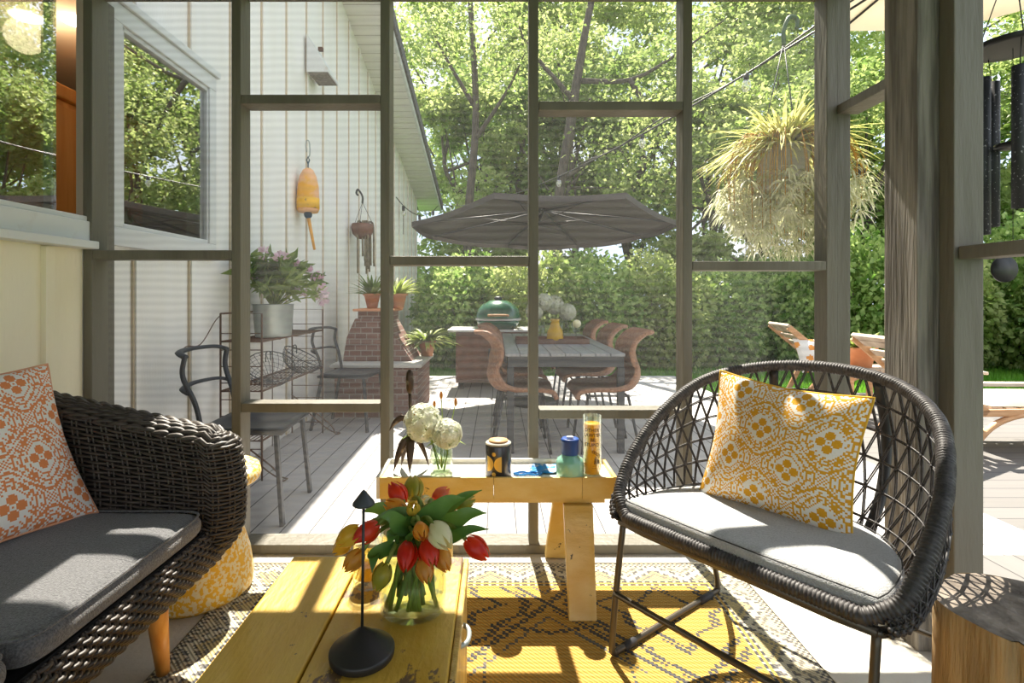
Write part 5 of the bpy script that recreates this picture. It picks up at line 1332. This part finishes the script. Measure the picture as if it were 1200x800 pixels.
def ink_line(pts, r=.0007): g.tube([(RT*math.sin(a/RT), -RT*math.cos(a/RT), z) for a, z in pts], r, 4)
for (c0, z0) in ((.006, .092), (.014, .086), (.021, .080), (-.002, .096)): ink_line([(c0+.0045*math.cos(t*.8), z0+.0045*math.sin(t*.8)) for t in range(9)], .001)
ink_line([(.002, .052), (.004, .072), (.008, .078), (.012, .070), (.012, .052), (.002, .052)], .0014); ink_line([(.016, .052), (.016, .068)], .0014); ink_line([(.020, .052), (.020, .066)], .0012); ink_line([(.006, .055), (.007, .070)], .0016)
ink_line([(-.004, .044), (.016, .046)], .0005); ink_line([(-.008, .036), (.010, .037)], .0005); ink_line([(.012, .102), (.024, .103)], .0005)
g.build('drawing', ink, e)
# blue beaded loops
bl = mat('blue_beads', (.02, .20, .55), .3, coat=.5)
def beads(name, label, c, pts, n):
    e = thing(name, label, 'beads', c); g = MB(); pp = bez(pts+[pts[0]], 8)
    for i in range(0, len(pp)-1, 2): g.ball(tuple(pp[i]), .0052, n=6, m=4)
    g.build('strand', bl, e); MB().tube(pp, .0012, 4).build('cord', bl, e); return e
beads('bead_string', 'looped string of blue beads lying on the tray table', (.115, 1.955, TF+.0053), [(-.05, 0, 0), (-.02, .018, 0), (.0, .004, 0), (.025, .02, 0), (.05, .002, 0), (.025, -.018, 0), (0, -.008, 0), (-.025, -.02, 0)], 60)
e = thing('blue_cloth', 'crumpled piece of blue and grey cloth on the tray table behind the bottle', 'cloth', (.195, 2.01, TF+.003))
MB().grid(lambda u, v: ((u-.5)*.14, (v-.5)*.10, .014*abs(noise.noise(Vector((u*5, v*5, 3))))+.002), 30, 22).build('folds', mat('blue_cloth', (.02, .22, .50), .8, col2=(.45, .42, .42), scale=28, lo=.48, hi=.56), e, solid=.002)
# --- rope chair (front faces the lower left)
CU = Vector((.60, -.80, 0)); CV = Vector((.80, .60, 0)); CO = Vector((.578, 1.335, 0))
e = thing('rope_chair', 'black rope basket chair on a tubular sled frame', 'chair', tuple(CO))
def CP(s_, d, z): return CU*s_+CV*d+Vector((0, 0, z))
SZ = .415
def hw(d): return 0
RIMK = [(-.325, .0, .425), (-.365, .03, .47), (-.385, .12, .565), (-.375, .26, .68), (-.32, .42, .78), (-.19, .55, .83), (0, .60, .845), (.19, .55, .825), (.32, .42, .765), (.375, .26, .67), (.385, .12, .565), (.365, .03, .465), (.325, 0, .425)]
rim_ = bez([CP(*k) for k in RIMK], 10)
front = [CP(lerp(.335, -.335, t/20), -.012-.0*math.sin(PI*t/20), .415+.0) for t in range(1, 20)]
ring = rim_+front
def wrapped(g, pts, r, pitch=.0075):
    g.tube(pts, r*.86, 10, closed=True)
def resample(pts, step, closed=True):
    q = pts+([pts[0]] if closed else []); L = [0]
    for i in range(1, len(q)): L.append(L[-1]+(q[i]-q[i-1]).length)
    n = int(L[-1]/step); out = []; j = 0
    for k in range(n):
        t = L[-1]*k/n
        while L[j+1] < t: j += 1
        out.append(lerp(q[j], q[j+1], (t-L[j])/max(1e-9, L[j+1]-L[j])))
    return out
rs = resample(ring, .0028)
g = MB(); g.tube(rs, [.0175+.0022*math.sin(i*PI*2*.0028/.0088) for i in range(len(rs))], 12, closed=True)
g.build('rim', 'blackrope', e)
# seat ring: straight front, round back
SK = [(-.33, .0, .39), (-.345, .06, .39), (-.31, .24, .385), (-.20, .38, .38), (0, .43, .38), (.20, .38, .38), (.31, .24, .385), (.345, .06, .39), (.33, .0, .39)]
seat_ = bez([CP(*k) for k in SK], 10)
def samp(pts, t):
    f = t*(len(pts)-1); i = min(int(f), len(pts)-2); return lerp(pts[i], pts[i+1], f-i)
def tub(t, v):
    a = samp(rim_, t); b2 = samp(seat_, t); p = lerp(a, b2, v); out = Vector(((a-CP(0, .2, 0)).x, (a-CP(0, .2, 0)).y, 0))
    return p+out.normalized()*.035*math.sin(PI*v)
g = MB(); NR = 6; NC = 44
def node(i, j): return tub(min(1, max(0, (i+.5*(j % 2))/NC)), j/NR)
for j in range(NR+1):
    for i in range(NC+1):
        p = node(i, j)
        if i+.5*(j % 2) > NC: continue
        nb_ = []
        if 0 < j: nb_.append(node(i+1, j) if i < NC else None)
        if j < NR:
            if j % 2 == 0: nb_ += [node(i, j+1), node(i-1, j+1) if i > 0 else None]
            else: nb_ += [node(i, j+1), node(i+1, j+1) if i < NC else None]
        for q in nb_:
            if q is None or (q-p).length < .01 or (q-p).length > .3: continue
            d = (q-p).normalized(); off = d.cross(Vector((CV.x, CV.y, .2))).normalized()*.0022
            g.tube([p+off, q+off], .0021, 5, caps=False); g.tube([p-off, q-off], .0021, 5, caps=False)
        if 0 < j < NR: g.ball(tuple(p), .0060, n=6, m=4)
g.build('rope_net', 'blackrope', e)
MB().tube(seat_+[CP(lerp(.33, -.33, t/8), 0, .385) for t in range(1, 8)], .011, 8, closed=True).build('seat_ring', 'bronze', e)
g = MB()
for k in range(13):
    s_ = lerp(-.30, .30, k/12); d1 = .42*math.sqrt(max(.05, 1-(abs(s_)/.36)**2.2)); g.tube([CP(s_, .0, .392), CP(s_, d1, .385)], .0035, 5)
g.build('seat_webbing', 'blackrope', e)
for s_ in (-1, 1):
    MB().tube(bez([CP(s_*.16, .42, .385), CP(s_*.17, .52, .50), CP(s_*.165, .585, .66), CP(s_*.15, .565, .82)], 8), .015, 10, flat=.7).build('back_support', 'black', e)
# sled legs
for s_ in (-1, 1):
    x = s_*.325
    pts = [CP(x, .0, .40), CP(x*1.0, -.03, .22), CP(x, -.052, .05), CP(x, -.045, .018), CP(x, -.01, .016), CP(x, .25, .016), CP(x, .49, .016), CP(x, .515, .03), CP(x, .50, .10), CP(x*.97, .42, .28), CP(x*.95, .34, .385)]
    lg = MB().tube(bez(pts, 5), .0095, 10).build('leg', 'bronze', e)
    for (d0, d1) in ((.0, .05), (.40, .47)): MB().tube([CP(x, d0, .0145), CP(x, d1, .0145)], .0125, 10).build('foot_pad', 'rubber', lg)
MB().tube([CP(-.325, -.040, .22-.03), CP(.325, -.040, .19)], .009, 10).build('stretcher', 'bronze', e)
MB().tube([CP(-.325, .465, .19), CP(.325, .465, .19)], .007, 10).build('stretcher', 'bronze', e)
MB().tube([CP(-.33, -.012, .395), CP(.33, -.012, .395)], .010, 10).build('front_bar', 'bronze', e)
# seat cushion: half-moon
e = thing('seat_cushion', 'pale grey half-moon cushion with dark piping on the rope chair', 'cushion', tuple(CO+Vector((0, 0, .398))))
def outline(t):
    """t 0..1 round the cushion"""
    n = 3.0
    if t < .42: return (lerp(-.335, .335, t/.42), .004-.012*math.sin(PI*t/.42))
    a = (t-.42)/.58*PI; c, s_ = math.cos(a), math.sin(a)
    return (.335*math.copysign(abs(c)**.8, c), .02+.395*abs(s_)**.78)
def cush(u, v):
    s_, d = outline(u % 1.0); cs, cd = 0, .19; k = math.cos(-PI/2+PI*v)**.16 if 0 < v < 1 else 0; z = math.sin(-PI/2+PI*v); z = math.copysign(abs(z)**.9, z)
    return CP(cs+(s_-cs)*k, cd+(d-cd)*k, .034+z*.034+(.012*(1-k) if z > 0 else 0))
MB().grid(cush, 140, 22).build('cover', 'greycush', e)
MB().tube([CP(outline(t/120)[0]*.985, .19+(outline(t/120)[1]-.19)*.985, .058) for t in range(120)], .0016, 6, closed=True).build('piping', 'piping', e)
# yellow pillow
pc = CO+CP(-.005, .29, .632)
pillow('throw_pillow', 'yellow and white patterned throw pillow on the rope chair', .41, .39, .19, (.72, .35, .012), (.84, .80, .72), mat('yellow_piping', (.74, .42, .04), .9),
       frame(pc, (.66, -.75, -.07), (.17, .15, .97)), 18, 12, 38, 44, 90, 84)
# --- tree stump
e = thing('tree_stump', 'rough split tree stump at the lower right corner', 'stump', (1.045, 1.035, 0))
def st(u, v):
    a = 2*PI*u; r = .148*(1+.05*math.sin(2*a+1)+.03*math.sin(5*a)+.02*noise.noise(Vector((math.cos(a)*3, math.sin(a)*3, v*2))))*(1+.05*(1-v))
    if .60 < (u % 1) < .615: r *= .955
    return (r*math.cos(a), r*math.sin(a), .455*v)
MB().grid(st, 120, 12).build('bark', 'bark_stump', e)
def sttop(u, v): x, y, z = st(u, 1); return (x*v, y*v, .455+.004*noise.noise(Vector((x*v*30, y*v*30, 0))))
MB().grid(sttop, 120, 16).build('cut_face', 'stump_top', e)
